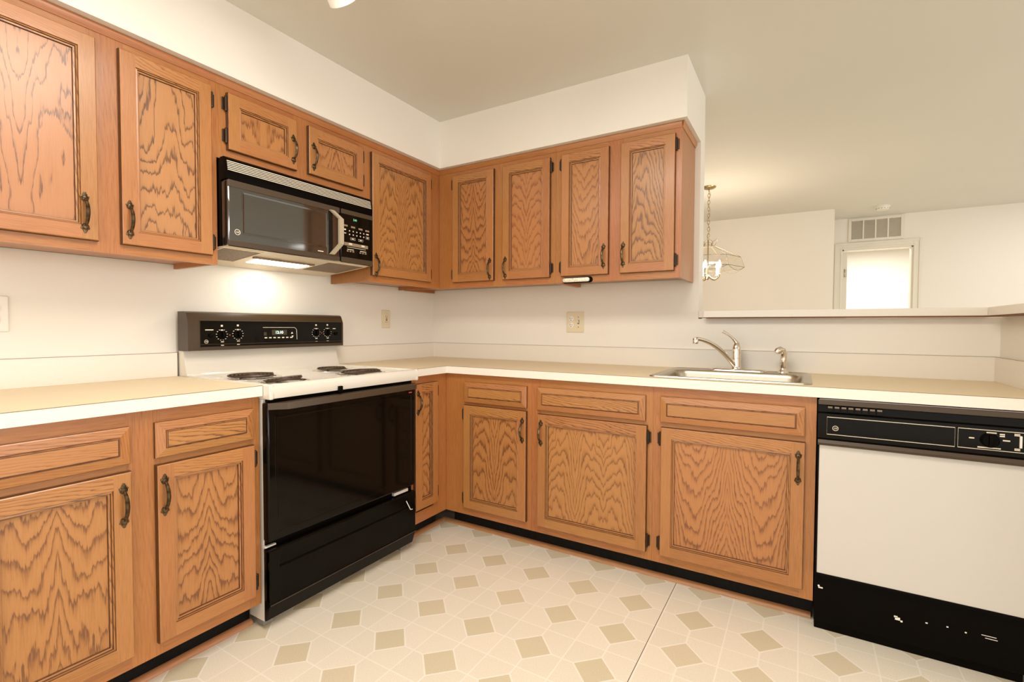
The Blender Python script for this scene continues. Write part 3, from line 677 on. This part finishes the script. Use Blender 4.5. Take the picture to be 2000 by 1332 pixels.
mb = MB(FL); mb.box((M0 + .003, 1.676, MF - .003), (DS - .004, 1.7025, MF + .003), .002); mb.build('door_rail', DKB, md)
mb = MB(FL); mb.box((M0 + .003, 1.4465, MF - .003), (DS - .004, 1.468, MF + .003), .002); mb.build('door_rail', DKB, md)
mb = MB(FL); badge(mb, -1.648, 1.502, MF + .001, .0105); bars(mb, [(-1.262, 1.480, .030, .004)], 0, MF + .0006); mb.build('badge', MARK, md, smooth=0)
# bow handle
mb = MB(FL)
sec = [(1.680, MF + .002), (1.640, MF + .034), (1.522, MF + .034), (1.472, MF + .002)]
us = [-1.205, -1.178, -1.178, -1.205]; vs, fs = [], []
for (v, w), u in zip(sec, us): vs += [(u - .012, v, w), (u + .012, v, w), (u + .012, v, w + .012), (u - .012, v, w + .012)]
for k in range(3):
    for j in range(4): fs.append([4 * k + j, 4 * k + (j + 1) % 4, 4 * k + 4 + (j + 1) % 4, 4 * k + 4 + j])
fs += [[3, 2, 1, 0], [12, 13, 14, 15]]
mb.poly(vs, [f[::-1] for f in fs]); mb.build('handle', HAND, md, smooth=0)
# control panel
mb = MB(FL); mb.box((DS + .003, 1.4455, .346), (M1, 1.7035, MF - .001), .005); cp = mb.build('control_panel', BLKG, t)
mb = MB(FL); mb.box((DS + .006, 1.680, MF - .004), (M1 - .002, 1.7025, MF + .002), .002); mb.build('panel_rail', DKB, cp)
mb = MB(FL); mb.box((DS + .006, 1.4465, MF - .004), (M1 - .002, 1.470, MF + .002), .002); mb.build('panel_rail', DKB, cp)
mb = MB(FL); PF = MF - .0008
pu = lambda x: -1.130 + (x - 300) / 460 * .165          # across the key field
pv = lambda y: 1.660 - (y - 400) / 740 * .178
L0, L1 = [], []
for x in (335, 465, 597, 720): L1.append((pu(x), pv(545 + (x - 335) * .06), .026, .0085))
for r, y in enumerate((640, 712)):
    for x in (402, 466, 529, 592, 653): L0.append((pu(x), pv(y + (x - 402) * .0), .0062, .0055))
L0 += [(pu(325), pv(628), .012, .007), (pu(325), pv(700), .014, .004), (pu(722), pv(640), .016, .006)]
L1 += [(pu(522), pv(915), .150, .016)]
L0 += [(pu(523), pv(975), .118, .0018), (pu(418), pv(1020), .040, .003), (pu(640), pv(1020), .040, .003), (pu(418), pv(905), .020, .008), (pu(640), pv(905), .020, .008)]
for x0 in (418, 640):
    for k in (-1, 0, 1): L1.append((pu(x0 + 48 * k), pv(1055), .011, .007))
bars(mb, L1, 1, PF); bars(mb, L0, 0, PF + .0005)
for x, y, du, dv in ((460, 795, .030, .010), (600, 795, .030, .010), (725, 715, .020, .012)):
    mb.tube([(pu(x) - du / 2, pv(y) - dv / 2, PF), (pu(x) + du / 2, pv(y) - dv / 2, PF), (pu(x) + du / 2, pv(y) + dv / 2, PF), (pu(x) - du / 2, pv(y) + dv / 2, PF)], .0007, 4, closed=True)
    bars(mb, [(pu(x), pv(y), du * .5, dv * .4)], 0, PF)
mb.build('key_marks', [MARK, MARKD], cp, smooth=0)
mb = MB(FL); text_mb(mb, '2:41', .014, -1.058, 1.660, PF + .0005); mb.build('clock_digits', LCDG, cp, smooth=0)
# underside
hz = lambda w: 1.411 + .036 * (w - .02) / .37
def slab(u0, u1, w0, w1, d0, d1): return MB(FL).prism([(hz(w0) + d0, w0), (hz(w1) + d0, w1), (hz(w1) + d1, w1), (hz(w0) + d1, w0)][::-1], 'u', u0, u1)
ub = MB(FL).prism([(hz(.004), .004), (hz(MF - .006), MF - .006), (1.4455, MF - .006), (1.4455, .004)], 'u', M0 + .001, M1 - .001).build('underside', HOODM, t, smooth=0)
for a_, b_ in ((M0 + .010, -1.520), (-1.178, M1 - .012)):
    fo = slab(a_, b_, .125, .345, -.0008, .002).build('filter', FILT, ub, smooth=0)
    fm = MB(FL)
    for u0_, u1_, w0_, w1_ in ((a_ - .006, a_, .119, .351), (b_, b_ + .006, .119, .351), (a_, b_, .119, .125), (a_, b_, .345, .351)):
        q_ = slab(u0_, u1_, w0_, w1_, -.003, .002); fm.poly(q_.v, q_.faces)
    fm.build('filter_frame', HOODM, fo, smooth=0)
slab(-1.500, -1.195, .245, .262, -.006, .002).build('lamp_ridge', FILT, ub, smooth=0)
slab(-1.465, -1.198, .135, .222, -.0015, .002).build('lamp_lens', LENS, ub, smooth=0)
light('hood_lamp', 'AREA', (0.178, -1.33, 1.410), 0.5, (1.0, 0.93, 0.82), 0.26, 0.08, aim=(0.178, -1.33, 0))

# ------------------------------------------------------------------ dishwasher
t = thing('dishwasher', 'built-in dishwasher with cream door panel and black control console', 'dishwasher', (2.68, -0.3, 0))
W0, W1, WF = 2.3735, 2.972, .632
MB(FB).box((W0, .06, .03), (W1, .868, .596), 0).build('tub', BLK, t, smooth=0)
mb = MB(FB); mb.box((W0 + .006, .222, .597), (W1 - .006, .702, WF), .002); mb.build('door_panel', DWP, t)
mb = MB(FB); mb.box((W0 + .001, .215, .597), (W0 + .0055, .706, WF + .003), .001); mb.box((W1 - .0055, .215, .597), (W1 - .001, .706, WF + .003), .001); mb.box((W0 + .001, .212, .597), (W1 - .001, .2215, WF + .004), .002); mb.build('door_frame', BLK, t)
mb = MB(FB)
mb.prism([(.703, .597), (.703, WF + .012), (.712, WF + .018), (.724, WF + .012), (.728, WF + .001), (.818, WF + .001), (.822, WF - .016), (.846, WF - .016), (.850, WF - .002), (.866, WF + .004), (.870, WF), (.870, .597)][::-1], 'w' if False else 'u', W0, W1)
cs = mb.build('console', BLKG, t, smooth=25)
mb = MB(FB); mb.prism([(.7035, WF + .010), (.7035, WF + .0128), (.7125, WF + .0186), (.7235, WF + .0130), (.7235, WF + .010)], 'u', W0 + .001, W1 - .001); mb.box((W0, .8505, WF - .006), (W1, .8695, WF + .0045), .002); mb.build('console_trim', DKB, cs)
mb = MB(FB); mb.box((W0 + .004, .8697, .600), (W1, .8720, WF + .004), .0005); mb.build('console_lip', mat('grey_violet_metal', (0.35, 0.30, 0.30), .4, .4), cs, smooth=0)
mb = MB(FB); WP = WF + .0012
for a, b in ((2.402, 2.755), (2.7625, W1 - .006)):
    mb.tube([(a, .743, WP), (b, .743, WP), (b, .806, WP), (a, .806, WP)], .0012, 6, closed=True)
badge(mb, 2.428, .7665, WP, .0085)
bars(mb, [(2.796, .777, .013, .004), (2.878, .777, .017, .004), (2.843, .7985, .024, .004), (2.838, .7495, .055, .004), (2.868, .796, .012, .004), (2.868, .790, .012, .004), (2.902, .800, .013, .003), (2.902, .796, .013, .003), (2.903, .754, .013, .003), (2.903, .750, .013, .003)], 0, WP - .0004)
mb.build('console_marks', MARK, cs, smooth=0)
kb = MB(FB); kb.lathe([(.023, 0), (.0225, .008), (.019, .012), (0, .0125)], (2.839, .774, WF + .001), (0, 0, 1), 32); kb.box((2.8345, .754, WF + .010), (2.8435, .794, WF + .020), .003); kb.build('dial_knob', BLK, t)
MB(FB).box((2.907, .758, WF), (2.913, .796, WF + .006), .001).build('rocker_switch', WPLAS, t)
for k in range(8):
    u = 2.402 + k * .0208
    o = MB(FB).box((u, .824, WF - .016), (u + .018, .846, WF - .008), .001).build('push_button', BLKG, cs)
    MB(FB).box((u + .002, .838, WF - .0078), (u + .016, .8445, WF - .0072)).build('button_cap', MARKD, o, smooth=0)
mb = MB(FB); mb.box((W0, .034, .590), (W1, .208, .618), .003); mb.box((W0 + .002, .0, .560), (W1 - .03, .060, .606), .002); kp = mb.build('kick_plate', BLK, t)
mb = MB(FB)
for u, v, du, dv in ((2.394, .172, .014, .005), (2.388, .178, .006, .006), (2.622, .126, .014, .010), (2.617, .132, .010, .006), (2.633, .120, .006, .006), (2.700, .136, .006, .004), (2.754, .140, .005, .004), (2.800, .136, .005, .004), (2.856, .142, .036, .002), (2.862, .134, .030, .002)):
    bars(mb, [(u, v - .01, du, dv)], 0, .6182)
mb.build('paint_chips', WPLAS, kp, smooth=0)

# ------------------------------------------------------------------ sink, faucet, sprayer
t = thing('sink', 'single-bowl stainless steel drop-in sink set in the countertop', 'sink', (2.04, -0.33, CT1))
def rrect(u0, u1, w0, w1, r, v, n=6):
    P = []
    for cx, cy, a0 in ((u1 - r, w1 - r, 0), (u0 + r, w1 - r, 90), (u0 + r, w0 + r, 180), (u1 - r, w0 + r, 270)):
        for k in range(n + 1):
            a = math.radians(a0 + 90 * k / n); P.append((cx + r * math.cos(a), v, cy + r * math.sin(a)))
    return P
bx0, bx1, bw0, bw1 = 1.765, 2.320, .165, .556
loops = [rrect(SX0, SX1, SY0, SY1, .03, .9145), rrect(SX0 + .002, SX1 - .002, SY0 + .002, SY1 - .002, .03, .9185), rrect(SX0 + .012, SX1 - .012, SY0 + .012, SY1 - .012, .028, .9205), rrect(SX0 + .02, SX1 - .02, SY0 + .02, SY1 - .02, .025, .9170),
         rrect(bx0 - .006, bx1 + .006, bw0 - .006, bw1 + .006, .065, .9170), rrect(bx0, bx1, bw0, bw1, .06, .9120), rrect(bx0 + .004, bx1 - .004, bw0 + .004, bw1 - .004, .058, .895), rrect(bx0 + .015, bx1 - .015, bw0 + .015, bw1 - .015, .05, .770), rrect(bx0 + .035, bx1 - .035, bw0 + .035, bw1 - .035, .04, .748), rrect(2.0, 2.085, .31, .395, .04, .742)]
mb = MB(FB); n = len(loops[0]); vs = [p for l in loops for p in l]; fs = []
for k in range(len(loops) - 1):
    for j in range(n): fs.append([k * n + j, k * n + (j + 1) % n, (k + 1) * n + (j + 1) % n, (k + 1) * n + j][::1])
fs.append([(len(loops) - 1) * n + j for j in range(n)])
mb.poly(vs, fs); mb.build('bowl', STEEL, t, smooth=40)
MB(FB).lathe([(.040, 0), (.042, .003), (.030, .004), (.028, -.002), (0, -.002)], (2.0425, .7435, .3525), (0, 1, 0), 28).build('drain', CHROME, t)
t = thing('faucet', 'chrome single-lever kitchen faucet at the back of the sink', 'faucet', (2.045, -0.112, .917))
mb = MB()
def stadium(cx, cy, L, R, z, n=10):
    P = []
    for s, a0 in ((1, -90), (-1, 90)):
        for k in range(n + 1):
            a = math.radians(a0 + 180 * k / n); P.append((cx + s * L + R * math.cos(a), cy + R * math.sin(a), z))
    return P
LL = [stadium(2.047, -.112, .100, .030, .9172), stadium(2.047, -.112, .100, .030, .921), stadium(2.047, -.112, .096, .025, .9275), stadium(2.047, -.112, .06, .018, .9285)]
n = len(LL[0]); vs = [p for l in LL for p in l]; fs = [[k * n + j, k * n + (j + 1) % n, (k + 1) * n + (j + 1) % n, (k + 1) * n + j] for k in range(3) for j in range(n)] + [[3 * n + j for j in range(n)]]
mb.poly(vs, fs); mb.build('base_plate', CHROME, t, smooth=45)
mb = MB(); mb.lathe([(.027, .925), (.023, .932), (.0215, .945), (.0215, .978), (.0225, .979), (.0225, .982), (.0215, .983), (.0210, 1.000), (.0205, 1.020), (.018, 1.037), (.013, 1.051), (.006, 1.058), (0, 1.060)], (2.040, -.112, 0), (0, 0, 1), 28); mb.build('body', CHROME, t)
def bez(a, b, c, d, n=16):
    a, b, c, d = map(Vector, (a, b, c, d)); return [a * (1 - x) ** 3 + b * 3 * x * (1 - x) ** 2 + c * 3 * x * x * (1 - x) + d * x ** 3 for x in [i / n for i in range(n + 1)]]
pts = bez((2.033, -.122, .945), (1.980, -.175, 1.030), (1.930, -.225, 1.070), (1.880, -.275, 1.078)); mb = MB(); mb.tube(pts, [.0125 - .0035 * k / 16 for k in range(17)], 14); sp = mb.build('spout', CHROME, t)
mb = MB(); mb.lathe([(.012, -.020), (.0135, -.016), (.0135, 0), (.011, .006), (.006, .008)], (1.876, -.279, 1.074), (0, 0, 1), 18); mb.build('aerator', CHROME, sp)
pts = bez((2.044, -.108, 1.048), (2.030, -.112, 1.075), (2.010, -.125, 1.095), (1.978, -.135, 1.113)); mb = MB(); mb.tube(pts, [.0115 - .006 * math.sin(math.pi * k / 20) + .0 * k for k in range(17)], 12); mb.build('lever', CHROME, t)
t = thing('sink_sprayer', 'chrome side sprayer standing right of the faucet', 'sprayer', (2.243, -0.112, .917))
mb = MB(); mb.lathe([(.024, .9172), (.023, .922), (.016, .932), (.0135, .940)], (2.243, -.112, 0), (0, 0, 1), 20); mb.build('holder', CHROME, t)
mb = MB(); mb.tube([(2.243, -.112, .938), (2.243, -.112, .955), (2.245, -.112, .985), (2.246, -.114, 1.010), (2.241, -.118, 1.024), (2.230, -.124, 1.028), (2.220, -.130, 1.022), (2.214, -.134, 1.014)], [.0125, .0155, .0145, .0135, .0145, .016, .0165, .012], 16); mb.build('spray_head', CHROME, t, smooth=60)

# ------------------------------------------------------------------ plates on the walls
def duplex(mb, F, u, v, w, mi=1):
    for s in (-1, 1):
        mb.lathe([(.0165, 0), (.0165, .0015), (.0155, .002)], (u, v + s * .0195, w), (0, 0, 1), 24, mi=0)
def outlet_slots(mb, u, v, w):
    for s in (-1, 1):
        c = v + s * .0195
        bars(mb, [(u - .0062, c + .003, .0026, .009), (u + .0062, c + .003, .0026, .007)], 0, w); mb.lathe([(.0026, 0), (.0026, .0004)], (u, c - .0085, w), (0, 0, 1), 10)
t = thing('outlet_plate', 'ivory double wall plate with outlet and switch on the back wall', 'outlet', (1.126, -.003, 1.162))
MB(FB).box((1.070, 1.100, 0), (1.183, 1.225, .006), .003).build('plate', IVORY, t)
mb = MB(FB); duplex(mb, FB, 1.100, 1.163, .006); o = mb.build('receptacle', WPLAS, t)
mb = MB(FB); outlet_slots(mb, 1.100, 1.163, .0081); mb.build('slots', DARKSLOT, o, smooth=0)
mb = MB(FB); mb.box((1.1425, 1.151, .0055), (1.1535, 1.175, .0072)); mb.build('switch_recess', DARKSLOT, t, smooth=0)
mb = MB(FB); mb.prism([(1.154, .006), (1.170, .0185), (1.1735, .016), (1.168, .006)], 'u', 1.1445, 1.1515); mb.build('toggle', WPLAS, t)
mb = MB(FB)
for v in (1.132, 1.193): mb.lathe([(.0028, 0), (.0028, .0006)], (1.148, v, .006), (0, 0, 1), 10)
mb.build('screw', DARKSLOT, t)
t = thing('outlet_plate', 'narrow ivory wall plate with red and black buttons, right of the range', 'outlet', (.003, -.472, 1.179))
MB(FL).box((-.507, 1.122, 0), (-.437, 1.236, .007), .003).build('plate', IVORY, t)
MB(FL).box((-.490, 1.146, .0065), (-.454, 1.212, .0085), .001).build('receptacle', IVORY, t)
MB(FL).box((-.477, 1.181, .008), (-.465, 1.187, .0105), .001).build('reset_button', MARKR, t)
MB(FL).box((-.477, 1.170, .008), (-.465, 1.176, .0105), .001).build('test_button', BLK, t)
mb = MB(FL)
for v in (1.196, 1.160): bars(mb, [(-.478, v, .0026, .008), (-.466, v, .0026, .007)], 0, .0086)
mb.build('slots', DARKSLOT, t, smooth=0)
t = thing('outlet_plate', 'white outlet plate on the left wall above the left counter', 'outlet', (.003, -2.24, 1.168))
MB(FL).box((-2.282, 1.108, 0), (-2.209, 1.229, .006), .003).build('plate', WPLAS, t)
mb = MB(FL); duplex(mb, FL, -2.2455, 1.168, .006); o = mb.build('receptacle', WPLAS, t)
mb = MB(FL); outlet_slots(mb, -2.2455, 1.168, .0081); mb.build('slots', DARKSLOT, o, smooth=0)

# push light stuck under a cabinet door
t = thing('push_light', 'small clear stick-on light bar under the back wall cabinet', 'light', (1.275, -.33, 1.385))
def stad(L, R, w, cu, cv, n=10): return [(x, y, w) for x, y in [(cu + s * L + R * math.cos(math.radians(a0 + 180 * k / n)), cv + R * math.sin(math.radians(a0 + 180 * k / n))) for s, a0 in ((1, -90), (-1, 90)) for k in range(n + 1)]]
def stadmesh(mb, secs, cu, cv):
    LL = [stad(L, R, w, cu, cv) for L, R, w in secs]; n = len(LL[0])
    mb.poly([p for l in LL for p in l], [[k * n + j, k * n + (j + 1) % n, (k + 1) * n + (j + 1) % n, (k + 1) * n + j] for k in range(len(LL) - 1) for j in range(n)] + [[(len(LL) - 1) * n + j for j in range(n)], list(range(n))[::-1]])
    return mb
stadmesh(MB(FB), [(.070, .0165, .3222), (.070, .0165, .328), (.068, .015, .331)], 1.277, 1.3845).build('housing', BLK, t)
stadmesh(MB(FB), [(.066, .0115, .330), (.066, .011, .337), (.063, .007, .341)], 1.272, 1.385).build('lens', LEDL, t)

# ------------------------------------------------------------------ ceiling spot (only its rim hangs into view)
t = thing('ceiling_spotlight', 'white cylindrical spotlight head mounted on the kitchen ceiling', 'light', (0.935, -1.60, ZC))
B_ = Vector((0.9105, -1.5576, 2.275)); A_ = B_ - Vector((-0.22, 0.77, -0.60)) * 0.115
ax = (B_ - A_); L_ = ax.length
mb = MB(); mb.lathe([(.030, -.012), (.042, 0), (.048, .012), (.050, L_ * .5), (.051, L_ - .002), (.0515, L_), (.048, L_), (.045, L_ - .05), (.01, L_ - .06)], A_, ax, 36); mb.build('shade', WPLAS, t, smooth=50)
MB().tube([A_ + ax * .2 + Vector((0, 0, .045)), Vector((0.945, -1.64, ZC))], .008, 10).lathe([(.05, 0), (.05, -.018), (.045, -.022), (0, -.022)], (0.945, -1.64, ZC), (0, 0, 1), 28).build('mount', WPLAS, t)

# ------------------------------------------------------------------ dining side
CX, CY = 1.573, 1.95
t = thing('chandelier', 'brass and clear glass chandelier hanging on a chain beyond the pass-through', 'chandelier', (CX, CY, ZC))
mb = MB(); mb.lathe([(.060, 0), (.058, -.008), (.040, -.018), (.012, -.022), (.006, -.030)], (CX, CY, ZC), (0, 0, 1), 28); mb.build('canopy', BRASS, t)
mb = MB(); z = ZC - .03; k = 0
while z > 1.93:
    pts = []
    for j in range(12):
        a = 2 * math.pi * j / 12; d = .010 * math.cos(a); pts.append((CX + (d if k % 2 else 0), CY + (0 if k % 2 else d), z - .017 + .019 * math.sin(a)))
    mb.tube(pts, .0022, 5, closed=True); z -= .030; k += 1
mb.tube([(CX + .012 * math.sin(i * .8), CY + .006, ZC - .03 - i * .02) for i in range(25)], .0015, 5)
mb.build('chain', BRASS, t)
ang = [math.radians(11 + 60 * k) for k in range(6)]
def ringp(r, z): return [(CX + r * math.cos(a), CY + r * math.sin(a), z) for a in ang]
R0, R1, R2 = ringp(.055, 1.872), ringp(.270, 1.760), ringp(.300, 1.668)
mb = MB()
for rg in (R0, R1, R2): mb.tube([p for p in rg], .0022, 5, closed=True)
for i in range(6): mb.tube([R0[i], R1[i], R2[i]], .0022, 5)
for i in range(6):                                     # petals of the crown and the scalloped skirt
    a = (ang[i] + ang[(i + 1) % 6] + (2 * math.pi if i == 5 else 0)) / 2
    d = Vector((math.cos(a), math.sin(a), 0)); s_ = Vector((-math.sin(a), math.cos(a), 0)); c0 = Vector((CX, CY, 1.872))
    mb.tube([c0 + d * .048 - s_ * .027, c0 + d * .062 - s_ * .030 + Vector((0, 0, .03)), c0 + d * .082 + Vector((0, 0, .052)), c0 + d * .062 + s_ * .030 + Vector((0, 0, .03)), c0 + d * .048 + s_ * .027], .0018, 5)
    A1, B1_ = Vector(R2[i]), Vector(R2[(i + 1) % 6]); pts = []
    for q in range(9):
        x = q / 8; p = A1.lerp(B1_, x); p.z -= .035 * math.sin(math.pi * x); pts.append(p)
    mb.tube(pts, .0018, 5)
fr_ = mb.build('shade_frame', CAME, t)
mb = MB()
for i in range(6):
    j = (i + 1) % 6; mb.poly([R0[i], R0[j], R1[j], R1[i]], [[0, 1, 2, 3]]); mb.poly([R1[i], R1[j], R2[j], R2[i]], [[0, 1, 2, 3]])
mb.build('glass_panels', GLASS, fr_, smooth=0)
mb = MB(); mb.tube([(CX, CY, 1.93), (CX, CY, 1.60)], .006, 8); mb.lathe([(.004, 1.565), (.012, 1.575), (.022, 1.590), (.022, 1.600), (.012, 1.610)], (CX, CY, 0), (0, 0, 1), 16); mb.build('stem', BRASS, t)
for k in range(5):
    a = math.radians(-20 + 72 * k); d = Vector((math.cos(a), math.sin(a), 0)); o = Vector((CX, CY, 0))
    mb = MB(); mb.tube(bez(o + d * .015 + Vector((0, 0, 1.595)), o + d * .06 + Vector((0, 0, 1.55)), o + d * .110 + Vector((0, 0, 1.56)), o + d * .110 + Vector((0, 0, 1.610)), 10), .005, 7); am = mb.build('arm', BRASS, t)
    mb = MB(); mb.lathe([(.020, 1.608), (.014, 1.612), (.0105, 1.614), (.0105, 1.668)], o + d * .110, (0, 0, 1), 14); mb.build('candle_sleeve', CANDLE, am)
    mb = MB(); mb.lathe([(.008, 1.668), (.0145, 1.684), (.0155, 1.694), (.010, 1.715), (.003, 1.733), (0, 1.735)], o + d * .110, (0, 0, 1), 12); mb.build('bulb', BULB, am)
light('chandelier_glow', 'POINT', (CX, CY, 1.700), 15, (1.0, 0.82, 0.66), 0.10)

t = thing('air_vent', 'white return air grille above the door in the far hall wall', 'vent', (3.0, HY, 2.13))
vx0, vx1, vz0, vz1 = 2.755, 3.262, 2.128, 2.392
mb = MB(); fwid = .028
mb.box((vx0, HY - .012, vz0), (vx0 + fwid, HY, vz1), .002); mb.box((vx1 - fwid, HY - .012, vz0), (vx1, HY, vz1), .002); mb.box((vx0 + fwid, HY - .012, vz0), (vx1 - fwid, HY, vz0 + fwid), .002); mb.box((vx0 + fwid, HY - .012, vz1 - fwid), (vx1 - fwid, HY, vz1), .002)
cwid = (vx1 - vx0 - 2 * fwid)
for k in (1, 2, 3): x = vx0 + fwid + cwid * k / 4; mb.box((x - .007, HY - .011, vz0 + fwid), (x + .007, HY, vz1 - fwid), .001)
mb.build('frame', TRIMW, t)
MB().box((vx0 + .01, HY - .002, vz0 + .01), (vx1 - .01, HY - .0005, vz1 - .01)).build('backing', VENTD, t, smooth=0)
mb = MB()
for k in range(26):
    z = vz0 + fwid + (vz1 - vz0 - 2 * fwid) * (k + .5) / 26
    mb.poly([(vx0 + fwid, HY - .010, z - .003), (vx1 - fwid, HY - .010, z - .003), (vx1 - fwid, HY - .003, z + .003), (vx0 + fwid, HY - .003, z + .003), (vx0 + fwid, HY - .0095, z - .0036), (vx1 - fwid, HY - .0095, z - .0036), (vx1 - fwid, HY - .0025, z + .0024), (vx0 + fwid, HY - .0025, z + .0024)], [[0, 1, 2, 3], [7, 6, 5, 4], [0, 4, 5, 1], [2, 6, 7, 3]])
sl = mb.build('slats', TRIMW, t, smooth=0)

t = thing('smoke_detector', 'round white smoke detector on the far ceiling near the vent', 'smoke detector', (3.01, 3.57, ZC))
mb = MB(); mb.lathe([(.066, 0), (.066, -.012), (.060, -.016), (.058, -.036), (.050, -.042), (0, -.042)], (3.01, 3.57, ZC), (0, 0, 1), 32); mb.build('housing', WPLAS, t)
mb = MB()
for k in range(14):
    a = 2 * math.pi * k / 14; c = Vector((3.01 + .0585 * math.cos(a), 3.57 + .0585 * math.sin(a), ZC - .031)); mb.lathe([(.005, 0), (.005, .001)], c, (math.cos(a), math.sin(a), 0), 8)
mb.build('slots', VENTD, t, smooth=0)
t = thing('wall_switch', 'small white switch plate at the wall corner left of the far door', 'switch', (2.60, 4.0, 1.60))
MB().box((2.5922, 3.95, 1.545), (2.601, 4.025, 1.665), .002).build('plate', WPLAS, t)
MB().box((2.600, 3.982, 1.590), (2.610, 3.993, 1.612), .001).build('toggle', WPLAS, t)
